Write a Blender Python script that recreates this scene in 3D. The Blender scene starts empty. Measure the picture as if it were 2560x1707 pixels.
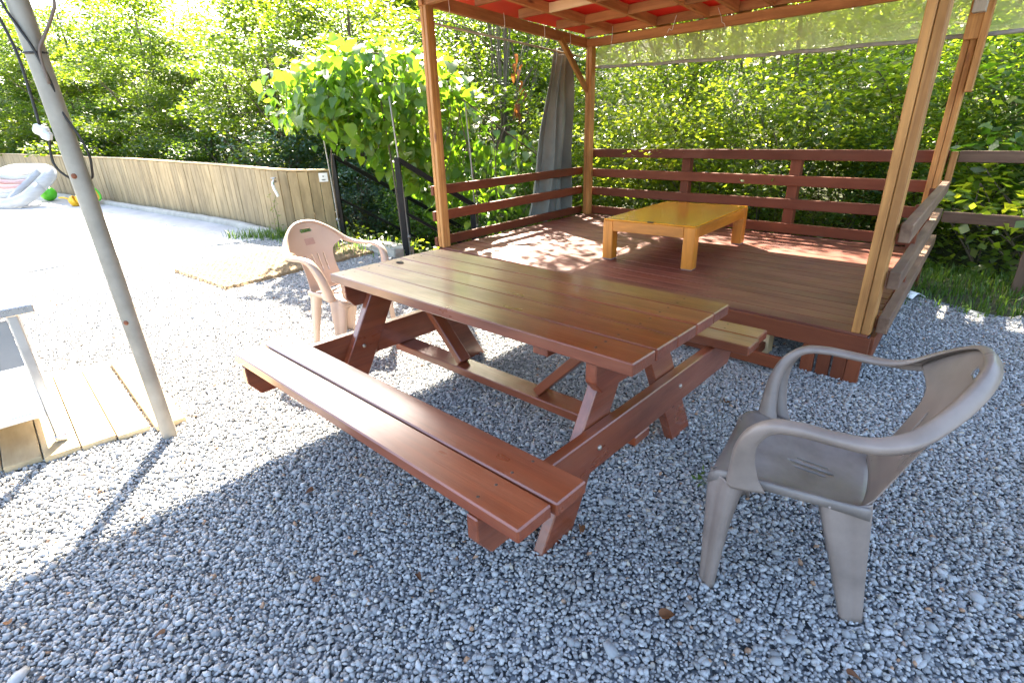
import bpy, bmesh, math, random
import numpy as np
from mathutils import Vector, Matrix

random.seed(11)
RNG = np.random.default_rng(11)
SC = bpy.context.scene
COL = SC.collection
PI = math.pi

# ------------------------------------------------------------------ camera
PITCH, ROLL, CAM_H = 0.386, -0.031, 1.391
fw = Vector((0, math.cos(PITCH), -math.sin(PITCH)))
rt = Vector((1, 0, 0))
up = Vector((0, math.sin(PITCH), math.cos(PITCH)))
r2 = math.cos(ROLL) * rt + math.sin(ROLL) * up
u2 = -math.sin(ROLL) * rt + math.cos(ROLL) * up
cam_d = bpy.data.cameras.new('camera')
cam = bpy.data.objects.new('camera', cam_d)
COL.objects.link(cam)
m = Matrix.Identity(4)
for i in range(3):
    m[i][0], m[i][1], m[i][2] = r2[i], u2[i], -fw[i]
m.translation = Vector((0, 0, CAM_H))
cam.matrix_world = m
cam_d.sensor_width = 36
cam_d.lens = 36 * 1310.64 / 2560
cam_d.clip_start = 0.05
cam_d.clip_end = 600
SC.camera = cam

# ------------------------------------------------------------------ light
SUN_EL = math.radians(42)
SUN_AZ = math.atan2(-0.19, 0.98)
sun_dir = Vector((math.sin(SUN_AZ) * math.cos(SUN_EL), math.cos(SUN_AZ) * math.cos(SUN_EL), math.sin(SUN_EL)))
world = bpy.data.worlds.new('World')
SC.world = world
world.use_nodes = True
wn = world.node_tree.nodes
wl = world.node_tree.links
bg = wn['Background']
sky = wn.new('ShaderNodeTexSky')
sky.sky_type = 'NISHITA'
sky.sun_disc = False
sky.sun_elevation = SUN_EL
sky.sun_rotation = SUN_AZ
sky.dust_density = 2.6
sky.ozone_density = 0.4
wl.new(sky.outputs[0], bg.inputs[0])
bg.inputs[1].default_value = 0.066
sun_l = bpy.data.lights.new('sun', 'SUN')
sun_l.energy = 3.6
sun_l.angle = math.radians(0.55)
sun_l.color = (1.0, 0.90, 0.74)
sun = bpy.data.objects.new('sun', sun_l)
COL.objects.link(sun)
sun.rotation_euler = sun_dir.to_track_quat('Z', 'Y').to_euler()
sun.location = (0, 0, 20)

SC.view_settings.view_transform = 'Standard'
SC.view_settings.look = 'None'
SC.view_settings.exposure = 4.05
SC.view_settings.gamma = 1
SC.view_settings.use_curve_mapping = False
SC.render.engine = 'CYCLES'
SC.cycles.max_bounces = 8
SC.cycles.diffuse_bounces = 4
SC.cycles.glossy_bounces = 3
SC.cycles.transmission_bounces = 5
SC.cycles.transparent_max_bounces = 8
SC.cycles.use_denoising = True
SC.cycles.sample_clamp_indirect = 6.0

# ------------------------------------------------------------------ object helpers
def tag(o, label=None, cat=None, group=None, kind=None):
    if label: o['label'] = label
    if cat: o['category'] = cat
    if group: o['group'] = group
    if kind: o['kind'] = kind
    return o

def thing(name, label, cat, loc=(0, 0, 0), rotz=0.0, group=None):
    o = bpy.data.objects.new(name, None)
    o.empty_display_size = 0.2
    COL.objects.link(o)
    o.location = loc
    o.rotation_euler = (0, 0, rotz)
    return tag(o, label, cat, group)

def link(name, me, mat=None, parent=None, M=None):
    o = bpy.data.objects.new(name, me)
    COL.objects.link(o)
    if mat is not None and len(me.materials) == 0:
        me.materials.append(mat)
    if parent is not None:
        o.parent = parent
    if M is not None:
        o.matrix_basis = M
    return o

def copy_tree(o, parent=None):
    c = o.copy()
    COL.objects.link(c)
    if parent is not None:
        c.parent = parent
    for ch in list(o.children):
        copy_tree(ch, c)
    return c

def bm_mesh(name, bm, smooth=False, recalc=True):
    if recalc:
        bmesh.ops.recalc_face_normals(bm, faces=bm.faces)
    me = bpy.data.meshes.new(name)
    bm.to_mesh(me)
    bm.free()
    if smooth:
        me.polygons.foreach_set('use_smooth', np.ones(len(me.polygons), bool))
    return me

def np_mesh(name, V, F, tone=None, smooth=False):
    """F: (n,k) int array of faces with k corners"""
    V = np.asarray(V, np.float32); F = np.asarray(F, np.int32)
    n, k = F.shape
    me = bpy.data.meshes.new(name)
    me.vertices.add(len(V)); me.vertices.foreach_set('co', V.ravel())
    me.loops.add(n * k); me.loops.foreach_set('vertex_index', F.ravel())
    me.polygons.add(n)
    me.polygons.foreach_set('loop_start', np.arange(0, n * k, k, dtype=np.int32))
    me.polygons.foreach_set('loop_total', np.full(n, k, np.int32))
    if smooth:
        me.polygons.foreach_set('use_smooth', np.ones(n, bool))
    me.update(calc_edges=True)
    if tone is not None:
        a = me.attributes.new('tone', 'FLOAT', 'FACE')
        a.data.foreach_set('value', np.asarray(tone, np.float32))
    return me

def frame(a, b, upv=(0, 0, 1)):
    a, b = Vector(a), Vector(b)
    x = (b - a).normalized()
    z = Vector(upv)
    z = (z - x * z.dot(x)).normalized()
    y = z.cross(x)
    M = Matrix.Identity(4)
    for i in range(3):
        M[i][0], M[i][1], M[i][2] = x[i], y[i], z[i]
    M.translation = (a + b) / 2
    return M, (b - a).length

def box_bm(L, w, h, bev=0.003):
    bm = bmesh.new()
    bmesh.ops.create_cube(bm, size=1)
    for v in bm.verts:
        v.co = Vector((v.co.x * L, v.co.y * w, v.co.z * h))
    if bev:
        bmesh.ops.bevel(bm, geom=bm.edges[:], offset=bev, segments=1, affect='EDGES')
    return bm

def board(parent, name, a, b, w, h, mat, upv=(0, 0, 1), bev=0.003, label=None, warp=0.0):
    M, L = frame(a, b, upv)
    bm = box_bm(L, w, h, bev)
    if warp:
        bmesh.ops.subdivide_edges(bm, edges=[e for e in bm.edges if abs((e.verts[0].co - e.verts[1].co).x) > L * .8], cuts=4, use_grid_fill=True)
        ph, am = random.uniform(0, 6), random.uniform(-warp, warp)
        for v in bm.verts:
            v.co.z += am * math.cos(v.co.x / L * 3 + ph); v.co.y += am * math.sin(v.co.x / L * 4 + ph)
    o = link(name, bm_mesh(name, bm), mat, parent, M)
    if label: o['label'] = label
    return o

def prism(parent, name, poly, th, M, mat, bev=0.003, label=None):
    """polygon in local XZ extruded along Y by th, centred"""
    bm = bmesh.new()
    vs = [bm.verts.new((x, -th / 2, z)) for x, z in poly]
    f = bm.faces.new(vs)
    r = bmesh.ops.extrude_face_region(bm, geom=[f])
    for v in [g for g in r['geom'] if isinstance(g, bmesh.types.BMVert)]:
        v.co.y += th
    bmesh.ops.recalc_face_normals(bm, faces=bm.faces)
    if bev:
        bmesh.ops.bevel(bm, geom=bm.edges[:], offset=bev, segments=1, affect='EDGES')
    o = link(name, bm_mesh(name, bm), mat, parent, M)
    if label: o['label'] = label
    return o

def smooth_path(P, n):
    """Catmull-Rom resample of control points to n points"""
    P = np.asarray(P, float)
    k = len(P)
    t = np.linspace(0, k - 1, n)
    i = np.clip(t.astype(int), 0, k - 2)
    f = (t - i)[:, None]
    p1, p2 = P[i], P[i + 1]
    p0 = np.where((i > 0)[:, None], P[np.maximum(i - 1, 0)], 2 * p1 - p2)
    p3 = np.where((i + 2 < k)[:, None], P[np.minimum(i + 2, k - 1)], 2 * p2 - p1)
    return 0.5 * ((2 * p1) + (-p0 + p2) * f + (2 * p0 - 5 * p1 + 4 * p2 - p3) * f ** 2 + (-p0 + 3 * p1 - 3 * p2 + p3) * f ** 3)

def tube_arrays(P, R, sides=8, caps=True):
    P = np.asarray(P, float)
    n = len(P)
    R = np.broadcast_to(np.asarray(R, float), (n,))
    T = np.gradient(P, axis=0)
    T /= np.linalg.norm(T, axis=1)[:, None] + 1e-12
    ref = np.array([0, 0, 1.0]) if abs(T[0, 2]) < .9 else np.array([1.0, 0, 0])
    A = np.zeros_like(P)
    prev = ref
    for i in range(n):
        a = prev - T[i] * prev.dot(T[i])
        if np.linalg.norm(a) < 1e-6:
            a = np.cross(T[i], [0.3, 0.9, 0.2])
        A[i] = a / np.linalg.norm(a)
        prev = A[i]
    B = np.cross(T, A)
    th = np.linspace(0, 2 * PI, sides, endpoint=False)
    V = P[:, None, :] + R[:, None, None] * (np.cos(th)[None, :, None] * A[:, None, :] + np.sin(th)[None, :, None] * B[:, None, :])
    V = V.reshape(-1, 3)
    F = []
    for i in range(n - 1):
        for j in range(sides):
            j2 = (j + 1) % sides
            F.append((i * sides + j, i * sides + j2, (i + 1) * sides + j2, (i + 1) * sides + j))
    if caps:
        c0 = len(V); V = np.vstack([V, P[0], P[-1]])
        for j in range(sides):
            j2 = (j + 1) % sides
            F.append((c0, j2, j, j)); F.append((c0 + 1, (n - 1) * sides + j, (n - 1) * sides + j2, (n - 1) * sides + j2))
    return V, F

def tubes_mesh(name, lst, sides=8, smooth=True):
    """lst: [(points, radius)]"""
    me = bpy.data.meshes.new(name)
    Vs, Fs, off = [], [], 0
    for P, R in lst:
        V, F = tube_arrays(P, R, sides)
        Vs.append(V)
        for f in F:
            g = [x + off for x in f]
            Fs.append(g[:3] if g[2] == g[3] else g)
        off += len(V)
    me.from_pydata([tuple(v) for v in np.vstack(Vs)], [], Fs)
    if smooth:
        me.polygons.foreach_set('use_smooth', np.ones(len(me.polygons), bool))
    me.update()
    return me

def tube(parent, name, P, R, mat, sides=10, n=None, M=None):
    if n:
        if np.ndim(R): R = smooth_path(np.array(R, float)[:, None], n)[:, 0]
        P = smooth_path(P, n)
    return link(name, tubes_mesh(name, [(P, R)], sides), mat, parent, M)

def lathe(prof, segs=24):
    """prof: [(r,z)]"""
    bm = bmesh.new()
    rings = []
    for r, z in prof:
        if r < 1e-5:
            rings.append([bm.verts.new((0, 0, z))])
        else:
            rings.append([bm.verts.new((r * math.cos(2 * PI * i / segs), r * math.sin(2 * PI * i / segs), z)) for i in range(segs)])
    for a, b in zip(rings, rings[1:]):
        for i in range(segs):
            j = (i + 1) % segs
            if len(a) == 1: bm.faces.new((a[0], b[i], b[j]))
            elif len(b) == 1: bm.faces.new((a[i], a[j], b[0]))
            else: bm.faces.new((a[i], a[j], b[j], b[i]))
    return bm

# ------------------------------------------------------------------ material helpers
def new_mat(name):
    mt = bpy.data.materials.new(name)
    mt.use_nodes = True
    nt = mt.node_tree
    return mt, nt, nt.nodes['Principled BSDF']

def N(nt, typ, **kw):
    n = nt.nodes.new(typ)
    for k, v in kw.items():
        if k.startswith('i_'):
            n.inputs[int(k[2:]) if k[2:].isdigit() else k[2:]].default_value = v
        else:
            setattr(n, k, v)
    return n

def ramp(nt, stops):
    r = nt.nodes.new('ShaderNodeValToRGB')
    el = r.color_ramp.elements
    while len(el) < len(stops): el.new(0.5)
    for e, (p, c) in zip(el, stops):
        e.position = p
        e.color = (c[0], c[1], c[2], 1)
    return r

def mixc(nt, a, b, fac, mode='MIX'):
    mx = nt.nodes.new('ShaderNodeMix')
    mx.data_type = 'RGBA'
    mx.blend_type = mode
    for sock, val in ((mx.inputs[0], fac), (mx.inputs[6], a), (mx.inputs[7], b)):
        if isinstance(val, bpy.types.NodeSocket): nt.links.new(val, sock)
        elif isinstance(val, (int, float)): sock.default_value = val
        else: sock.default_value = (val[0], val[1], val[2], 1)
    return mx.outputs[2]

def local_coords(nt, scale=(1, 1, 1), shift=True):
    tc = N(nt, 'ShaderNodeTexCoord')
    src = tc.outputs['Object']
    if shift:
        oi = N(nt, 'ShaderNodeObjectInfo')
        mu = N(nt, 'ShaderNodeMath', operation='MULTIPLY', i_1=37.0)
        nt.links.new(oi.outputs['Random'], mu.inputs[0])
        va = N(nt, 'ShaderNodeVectorMath', operation='ADD')
        nt.links.new(src, va.inputs[0]); nt.links.new(mu.outputs[0], va.inputs[1])
        src = va.outputs[0]
    mp = N(nt, 'ShaderNodeMapping')
    mp.inputs['Scale'].default_value = scale
    nt.links.new(src, mp.inputs['Vector'])
    return mp.outputs[0]

def noise(nt, vec, scale, detail=4, rough=.55, dist=0):
    n = N(nt, 'ShaderNodeTexNoise')
    n.inputs['Scale'].default_value = scale
    n.inputs['Detail'].default_value = detail
    n.inputs['Roughness'].default_value = rough
    n.inputs['Distortion'].default_value = dist
    nt.links.new(vec, n.inputs['Vector'])
    return n.outputs[0]

def maprange(nt, val, a, b, c, d):
    mr = N(nt, 'ShaderNodeMapRange')
    nt.links.new(val, mr.inputs[0])
    for i, x in enumerate((a, b, c, d)): mr.inputs[i + 1].default_value = x
    return mr.outputs[0]

def bump(nt, pb, height, strength, dist=.01):
    b = N(nt, 'ShaderNodeBump')
    b.inputs['Strength'].default_value = strength
    b.inputs['Distance'].default_value = dist
    nt.links.new(height, b.inputs['Height'])
    nt.links.new(b.outputs[0], pb.inputs['Normal'])

def wood(name, c_dark, c_light, rough=(.35, .55), grain=(1.6, 26, 26), bstr=.25, wear=None, wear_amt=.62, spec=.5, coat=0, bdist=.004, knots=None, fade=None):
    mt, nt, pb = new_mat(name)
    g = noise(nt, local_coords(nt, grain), 1.0, 6, .62, .4)
    big = noise(nt, local_coords(nt, (1.3, 3.5, 3.5)), 1.6, 4, .6)
    r = ramp(nt, [(.30, c_dark), (.72, c_light)])
    nt.links.new(g, r.inputs[0])
    dark = [x * .62 for x in c_dark]
    col = mixc(nt, r.outputs[0], dark, maprange(nt, big, .45, .75, 0, .75))
    oi = N(nt, 'ShaderNodeObjectInfo')
    hs = N(nt, 'ShaderNodeHueSaturation')
    nt.links.new(col, hs.inputs['Color'])
    nt.links.new(maprange(nt, oi.outputs['Random'], 0, 1, .80, 1.18), hs.inputs['Value'])
    col = hs.outputs[0]
    if knots:
        vo = N(nt, 'ShaderNodeTexVoronoi')
        vo.inputs['Scale'].default_value = 1
        nt.links.new(local_coords(nt, (2.2, 9, 9)), vo.inputs['Vector'])
        kf = maprange(nt, vo.outputs['Distance'], .05, .16, 1, 0)
        col = mixc(nt, col, knots, kf)
    if fade:
        fv = noise(nt, local_coords(nt, (1.1, 5, 5)), 1.5, 5, .65)
        col = mixc(nt, col, fade, maprange(nt, fv, .42, .74, 0, .55))
    if wear:
        wv = noise(nt, local_coords(nt, (3, 34, 34)), 1.6, 9, .78)
        wf = maprange(nt, wv, wear_amt, wear_amt + .16, 0, .7)
        col = mixc(nt, col, wear, wf)
    nt.links.new(col, pb.inputs['Base Color'])
    nt.links.new(maprange(nt, big, .3, .7, rough[0], rough[1]), pb.inputs['Roughness'])
    pb.inputs['Specular IOR Level'].default_value = spec
    if coat:
        pb.inputs['Coat Weight'].default_value = coat
        pb.inputs['Coat Roughness'].default_value = .18
    bump(nt, pb, g, bstr, bdist)
    return mt

def plain(name, col, rough=.5, metal=0, var=.15, nscale=8, bstr=0.0, spec=.5, bdist=.005):
    mt, nt, pb = new_mat(name)
    n = noise(nt, local_coords(nt), nscale, 5, .6)
    a = [x * (1 - var) for x in col]; b = [min(1, x * (1 + var)) for x in col]
    r = ramp(nt, [(.3, a), (.7, b)])
    nt.links.new(n, r.inputs[0])
    nt.links.new(r.outputs[0], pb.inputs['Base Color'])
    nt.links.new(maprange(nt, n, .3, .7, max(0.02, rough - .08), rough + .1), pb.inputs['Roughness'])
    pb.inputs['Metallic'].default_value = metal
    pb.inputs['Specular IOR Level'].default_value = spec
    if bstr: bump(nt, pb, n, bstr, bdist)
    return mt

def leaf_mat(name, stops, trans, tfac=.45, rough=.42, spec=.45):
    """stops: ramp over per-leaf tone; trans: colour of light through the blade"""
    mt, nt, pb = new_mat(name)
    at = N(nt, 'ShaderNodeAttribute', attribute_name='tone')
    oi = N(nt, 'ShaderNodeObjectInfo')
    ad = N(nt, 'ShaderNodeMath', operation='ADD')
    nt.links.new(at.outputs['Fac'], ad.inputs[0])
    nt.links.new(maprange(nt, oi.outputs['Random'], 0, 1, -.14, .14), ad.inputs[1])
    r = ramp(nt, stops)
    nt.links.new(ad.outputs[0], r.inputs[0])
    nt.links.new(r.outputs[0], pb.inputs['Base Color'])
    pb.inputs['Roughness'].default_value = rough
    pb.inputs['Specular IOR Level'].default_value = spec
    tr = N(nt, 'ShaderNodeBsdfTranslucent')
    rt_ = ramp(nt, [(0, [x * .55 for x in trans]), (.55, trans), (1, (trans[0] * 1.55, trans[1] * 1.2, trans[2] * .9))])
    nt.links.new(ad.outputs[0], rt_.inputs[0])
    nt.links.new(rt_.outputs[0], tr.inputs[0])
    ms = N(nt, 'ShaderNodeMixShader')
    ms.inputs[0].default_value = tfac
    nt.links.new(pb.outputs[0], ms.inputs[1]); nt.links.new(tr.outputs[0], ms.inputs[2])
    nt.links.new(ms.outputs[0], nt.nodes['Material Output'].inputs[0])
    return mt

# ------------------------------------------------------------------ materials
M_paint = wood('brown_painted_wood', (.135, .024, .007), (.235, .050, .015), (.26, .46), (1.6, 34, 34), .50, wear=(.30, .16, .10), wear_amt=.64, spec=.55, coat=.55, fade=(.28, .095, .045))
M_deck = wood('deck_paint', (.130, .036, .021), (.178, .054, .032), (.38, .58), (1.2, 24, 24), .25, wear=(.26, .14, .10), wear_amt=.66, spec=.38, fade=(.22, .085, .055))
M_rail = wood('rail_paint', (.128, .031, .011), (.176, .047, .018), (.5, .7), (1.4, 26, 26), .25, wear=(.28, .14, .09), wear_amt=.68, spec=.3)
M_railold = wood('weathered_rail', (.10, .048, .026), (.20, .115, .066), (.6, .8), (1.4, 24, 24), .4, wear=(.26, .2, .15), wear_amt=.62)
M_post = wood('orange_timber', (.27, .105, .022), (.55, .26, .070), (.55, .75), (1.1, 30, 30), .45, knots=(.17, .055, .018))
M_beam = wood('beam_timber', (.30, .108, .028), (.53, .22, .070), (.6, .8), (1.1, 26, 26), .4, knots=(.16, .05, .02))
M_pale = wood('pale_new_timber', (.52, .36, .18), (.66, .48, .28), (.5, .7), (1.3, 24, 24), .25)
M_oak = wood('oak_veneer', (.40, .120, .008), (.70, .262, .028), (.32, .45), (1.2, 18, 18), .06, coat=.2)
M_oaktop = wood('lacquered_top', (.54, .200, .009), (.62, .250, .014), (.16, .26), (.9, 12, 12), .03, coat=.6)
M_fence = wood('fence_board', (.235, .170, .082), (.365, .268, .135), (.6, .8), (1.0, 14, 14), .3, wear=(.17, .13, .07), wear_amt=.60)
M_plank = wood('bleached_plank', (.44, .33, .18), (.60, .48, .30), (.6, .8), (1.2, 18, 18), .35)
M_grey_old = wood('grey_timber', (.34, .29, .22), (.48, .42, .33), (.6, .8), (1.2, 20, 20), .3)
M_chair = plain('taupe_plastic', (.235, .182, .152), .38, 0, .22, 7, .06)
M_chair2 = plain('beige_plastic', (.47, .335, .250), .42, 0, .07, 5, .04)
M_steel = plain('stainless_steel', (.55, .55, .56), .30, 1.0, .1, 5, .03)
M_panel = plain('grey_sheet_metal', (.30, .31, .33), .45, .7, .1, 5)
M_black = plain('black_paint_metal', (.009, .009, .010), .45, 0, .2, 10, spec=.25)
M_cable = plain('black_rubber', (.022, .019, .017), .5, 0, .2, 20)
M_cable2 = plain('brown_cable', (.16, .11, .08), .5, 0, .2, 20)
M_galv = plain('galvanised_pipe', (.31, .275, .225), .55, .35, .22, 7, .1)
M_thin = plain('grey_steel_rod', (.33, .32, .30), .5, .5, .15, 8)
M_white = plain('white_plastic', (.72, .72, .70), .4, 0, .05, 6)
M_cord = plain('white_cord', (.72, .66, .58), .7, 0, .08, 30)
M_conc = plain('concrete', (.38, .37, .35), .85, 0, .16, 3, .3)
M_concl = plain('kerb_concrete', (.36, .33, .27), .85, 0, .2, 6, .5)
M_yellow = plain('yellow_plastic', (.85, .46, .012), .35, 0, .05, 5)
M_green = plain('green_plastic', (.12, .62, .03), .35, 0, .05, 5)
M_pad = plain('grey_felt', (.28, .29, .32), .9, 0, .1, 30)
M_dark = plain('dark_hole', (.012, .009, .007), .9, 0, .2, 20)
M_bark = plain('bark', (.115, .088, .062), .9, 0, .4, 12, .6)
M_bolt = plain('bolt_head', (.40, .34, .28), .35, .7, .1, 20)

def fabric_mat():
    mt, nt, pb = new_mat('grey_curtain_cloth')
    n = noise(nt, local_coords(nt, (1, 1, 1)), 3, 4)
    w = noise(nt, local_coords(nt, (260, 260, 90)), 1, 2)
    r = ramp(nt, [(.3, (.14, .145, .122)), (.7, (.22, .225, .19))])
    nt.links.new(n, r.inputs[0])
    nt.links.new(r.outputs[0], pb.inputs['Base Color'])
    pb.inputs['Roughness'].default_value = .85
    bump(nt, pb, w, .15, .002)
    tr = N(nt, 'ShaderNodeBsdfTranslucent'); tr.inputs[0].default_value = (.30, .28, .23, 1)
    ms = N(nt, 'ShaderNodeMixShader'); ms.inputs[0].default_value = .05
    nt.links.new(pb.outputs[0], ms.inputs[1]); nt.links.new(tr.outputs[0], ms.inputs[2])
    nt.links.new(ms.outputs[0], nt.nodes['Material Output'].inputs[0])
    return mt
M_cloth = fabric_mat()

def vinyl_mat(name, tint, clear, rough=.2):
    mt, nt, pb = new_mat(name)
    n = noise(nt, local_coords(nt, (2.5, 1, 6)), 2.0, 5, .6, 1.5)
    tr = N(nt, 'ShaderNodeBsdfTransparent'); tr.inputs[0].default_value = (.93, .93, .86, 1)
    tl = N(nt, 'ShaderNodeBsdfTranslucent'); tl.inputs[0].default_value = tint + (1,)
    pb.inputs['Base Color'].default_value = tint + (1,)
    pb.inputs['Roughness'].default_value = rough
    m1 = N(nt, 'ShaderNodeMixShader'); m1.inputs[0].default_value = .5
    nt.links.new(pb.outputs[0], m1.inputs[1]); nt.links.new(tl.outputs[0], m1.inputs[2])
    m2 = N(nt, 'ShaderNodeMixShader')
    nt.links.new(maprange(nt, n, .3, .7, clear - .12, clear + .12), m2.inputs[0])
    nt.links.new(m1.outputs[0], m2.inputs[1]); nt.links.new(tr.outputs[0], m2.inputs[2])
    nt.links.new(m2.outputs[0], nt.nodes['Material Output'].inputs[0])
    bump(nt, pb, n, .4, .02)
    return mt
M_vinyl = vinyl_mat('clear_vinyl', (.62, .64, .30), .40)
M_float = vinyl_mat('float_vinyl', (.56, .57, .58), .06, .25)
M_floatp = vinyl_mat('float_vinyl_pink', (.60, .40, .38), .06, .25)
M_hem = plain('grey_hem', (.30, .28, .25), .8, 0, .25, 14, .4)

def tarp_mat():
    mt, nt, pb = new_mat('red_tarpaulin')
    pb.inputs['Base Color'].default_value = (.55, .018, .012, 1)
    pb.inputs['Roughness'].default_value = .5
    tl = N(nt, 'ShaderNodeBsdfTranslucent'); tl.inputs[0].default_value = (.62, .012, .008, 1)
    ms = N(nt, 'ShaderNodeMixShader'); ms.inputs[0].default_value = .11
    nt.links.new(pb.outputs[0], ms.inputs[1]); nt.links.new(tl.outputs[0], ms.inputs[2])
    nt.links.new(ms.outputs[0], nt.nodes['Material Output'].inputs[0])
    return mt
M_tarp = tarp_mat()

def stone_mat():
    mt, nt, pb = new_mat('gravel_stone')
    at = N(nt, 'ShaderNodeAttribute', attribute_name='tone')
    r = ramp(nt, [(0, (.14, .141, .140)), (.22, (.245, .247, .246)), (.55, (.345, .346, .342)), (.80, (.46, .455, .44)), (.90, (.46, .40, .30)), (.955, (.58, .56, .52)), (1, (.36, .21, .12))])
    nt.links.new(at.outputs['Fac'], r.inputs[0])
    n = noise(nt, local_coords(nt, (1, 1, 1), False), 90, 4, .6)
    col = mixc(nt, r.outputs[0], (.20, .20, .20), maprange(nt, n, .5, .8, 0, .45))
    ge = N(nt, 'ShaderNodeNewGeometry')
    lo = noise(nt, ge.outputs['Position'], 1.1, 4, .6)
    col = mixc(nt, col, (.30, .27, .22), maprange(nt, lo, .48, .72, 0, .35))
    nt.links.new(col, pb.inputs['Base Color'])
    pb.inputs['Roughness'].default_value = .68
    pb.inputs['Specular IOR Level'].default_value = .4
    bump(nt, pb, n, .25, .002)
    return mt
M_stone = stone_mat()

def ground_mat():
    mt, nt, pb = new_mat('earth')
    tc = N(nt, 'ShaderNodeTexCoord')
    a = noise(nt, tc.outputs['Object'], .8, 6, .6)
    b = noise(nt, tc.outputs['Object'], 40, 5, .65)
    r = ramp(nt, [(.35, (.030, .040, .012)), (.6, (.055, .050, .022))])
    nt.links.new(a, r.inputs[0])
    col = mixc(nt, r.outputs[0], (.025, .040, .008), maprange(nt, b, .45, .65, 0, .8))
    nt.links.new(col, pb.inputs['Base Color'])
    pb.inputs['Roughness'].default_value = .95
    bump(nt, pb, b, .6, .05)
    return mt
M_ground = ground_mat()

def bed_mat():
    mt, nt, pb = new_mat('gravel_bed')
    tc = N(nt, 'ShaderNodeTexCoord')
    vo = N(nt, 'ShaderNodeTexVoronoi'); vo.inputs['Scale'].default_value = 55
    nt.links.new(tc.outputs['Object'], vo.inputs['Vector'])
    r = ramp(nt, [(0, (.10, .115, .13)), (.5, (.22, .24, .26)), (1, (.34, .35, .36))])
    nt.links.new(vo.outputs['Color'], r.inputs[0])
    col = mixc(nt, r.outputs[0], (.03, .035, .04), maprange(nt, vo.outputs['Distance'], .35, .7, 0, 1))
    nt.links.new(col, pb.inputs['Base Color'])
    pb.inputs['Roughness'].default_value = .85
    return mt
M_bed = bed_mat()

def mat_rope():
    mt, nt, pb = new_mat('coir_rope')
    n = noise(nt, local_coords(nt, (1, 1, 1)), 60, 5, .7)
    r = ramp(nt, [(.3, (.13, .085, .040)), (.7, (.29, .20, .105))])
    nt.links.new(n, r.inputs[0])
    nt.links.new(r.outputs[0], pb.inputs['Base Color'])
    pb.inputs['Roughness'].default_value = .95
    bump(nt, pb, n, .7, .01)
    return mt
M_coir = mat_rope()

M_leaf_tree = leaf_mat('tree_leaf', [(0, (.022, .055, .010)), (.45, (.050, .105, .014)), (.8, (.095, .15, .018)), (1, (.14, .18, .024))], (.21, .32, .012), .50)
M_leaf_bush = leaf_mat('bush_leaf', [(0, (.022, .055, .014)), (.4, (.052, .105, .018)), (.75, (.10, .16, .024)), (1, (.20, .20, .035))], (.37, .50, .024), .54, .30, .6)
M_leaf_deep = leaf_mat('deep_green_leaf', [(0, (.016, .046, .014)), (.5, (.032, .080, .020)), (1, (.070, .125, .026))], (.19, .32, .018), .48)
M_leaf_vine = leaf_mat('vine_leaf', [(0, (.035, .085, .014)), (.5, (.062, .130, .020)), (.85, (.11, .17, .024)), (1, (.17, .20, .035))], (.21, .42, .018), .46, .36, .55)
M_leaf_blue = leaf_mat('bluish_leaf', [(0, (.035, .075, .045)), (.5, (.055, .105, .065)), (1, (.085, .14, .085))], (.09, .19, .06), .35, .4, .6)
M_grass = leaf_mat('grass_blade', [(0, (.03, .08, .012)), (.6, (.06, .13, .02)), (1, (.14, .17, .04))], (.15, .27, .02), .4)
M_dry = leaf_mat('dry_leaf', [(0, (.10, .040, .018)), (.6, (.17, .068, .028)), (1, (.24, .12, .05))], (.26, .10, .02), .3, .6, .3)

# ------------------------------------------------------------------ terrain
D0 = np.array([-0.691, 5.319]); DA = -0.795; SK = 0.081      # pavilion front-left corner, yaw and skew
du = np.array([math.cos(DA), math.sin(DA)])
dv = np.array([math.cos(DA + PI / 2 + SK), math.sin(DA + PI / 2 + SK)])
def DW(s, t):
    return D0 + du * s + dv * t

YARD = [(-60, 56), (-13.3, 16.1), (-9.9, 13.5), (-6.9, 11.1), (-5.1, 9.65), (-3.95, 8.6), (-3.3, 8.15), (-2.75, 8.15), (-2.25, 7.35), (-1.5, 6.62), (-1.1, 6.3),
        tuple(DW(-.35, .3)), tuple(DW(-.35, 3.1)), tuple(DW(3.5, 3.15)), tuple(DW(8, 3.15)), tuple(DW(60, 3.6)), (60, -60), (-60, -60)]
def yard_dist(X, Y):
    """signed distance to the yard edge, positive outside"""
    P = np.array(YARD, float)
    d = np.full(X.shape, 1e9)
    inside = np.zeros(X.shape, bool)
    n = len(P)
    for i in range(n):
        a, b = P[i], P[(i + 1) % n]
        e = b - a
        t = np.clip(((X - a[0]) * e[0] + (Y - a[1]) * e[1]) / (e @ e), 0, 1)
        if i < n - 3:
            d = np.minimum(d, np.hypot(X - a[0] - t * e[0], Y - a[1] - t * e[1]))
        c = ((a[1] > Y) != (b[1] > Y)) & (X < (b[0] - a[0]) * (Y - a[1]) / (b[1] - a[1] + 1e-12) + a[0])
        inside ^= c
    return np.where(inside, -d, d)
def sstep(x):
    x = np.clip(x, 0, 1)
    return x * x * (3 - 2 * x)
def ground_z(X, Y):
    X = np.asarray(X, float); Y = np.asarray(Y, float)
    d = np.maximum(yard_dist(X, Y), 0)
    w = sstep((X + 1.5) / 4.0)
    left = -1.3 * sstep(d / 2.2) + np.clip((d - 9) * .30, 0, 9.0)
    right = -0.25 * sstep(d / 1.2) + np.clip((d - 1.5) * .36, 0, 11.0)
    bumpy = .12 * np.sin(X * 1.7 + Y * .6) * np.sin(Y * 1.3 - X * .4) * sstep(d / 2)
    return -0.03 + (1 - w) * left + w * right + bumpy

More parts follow.
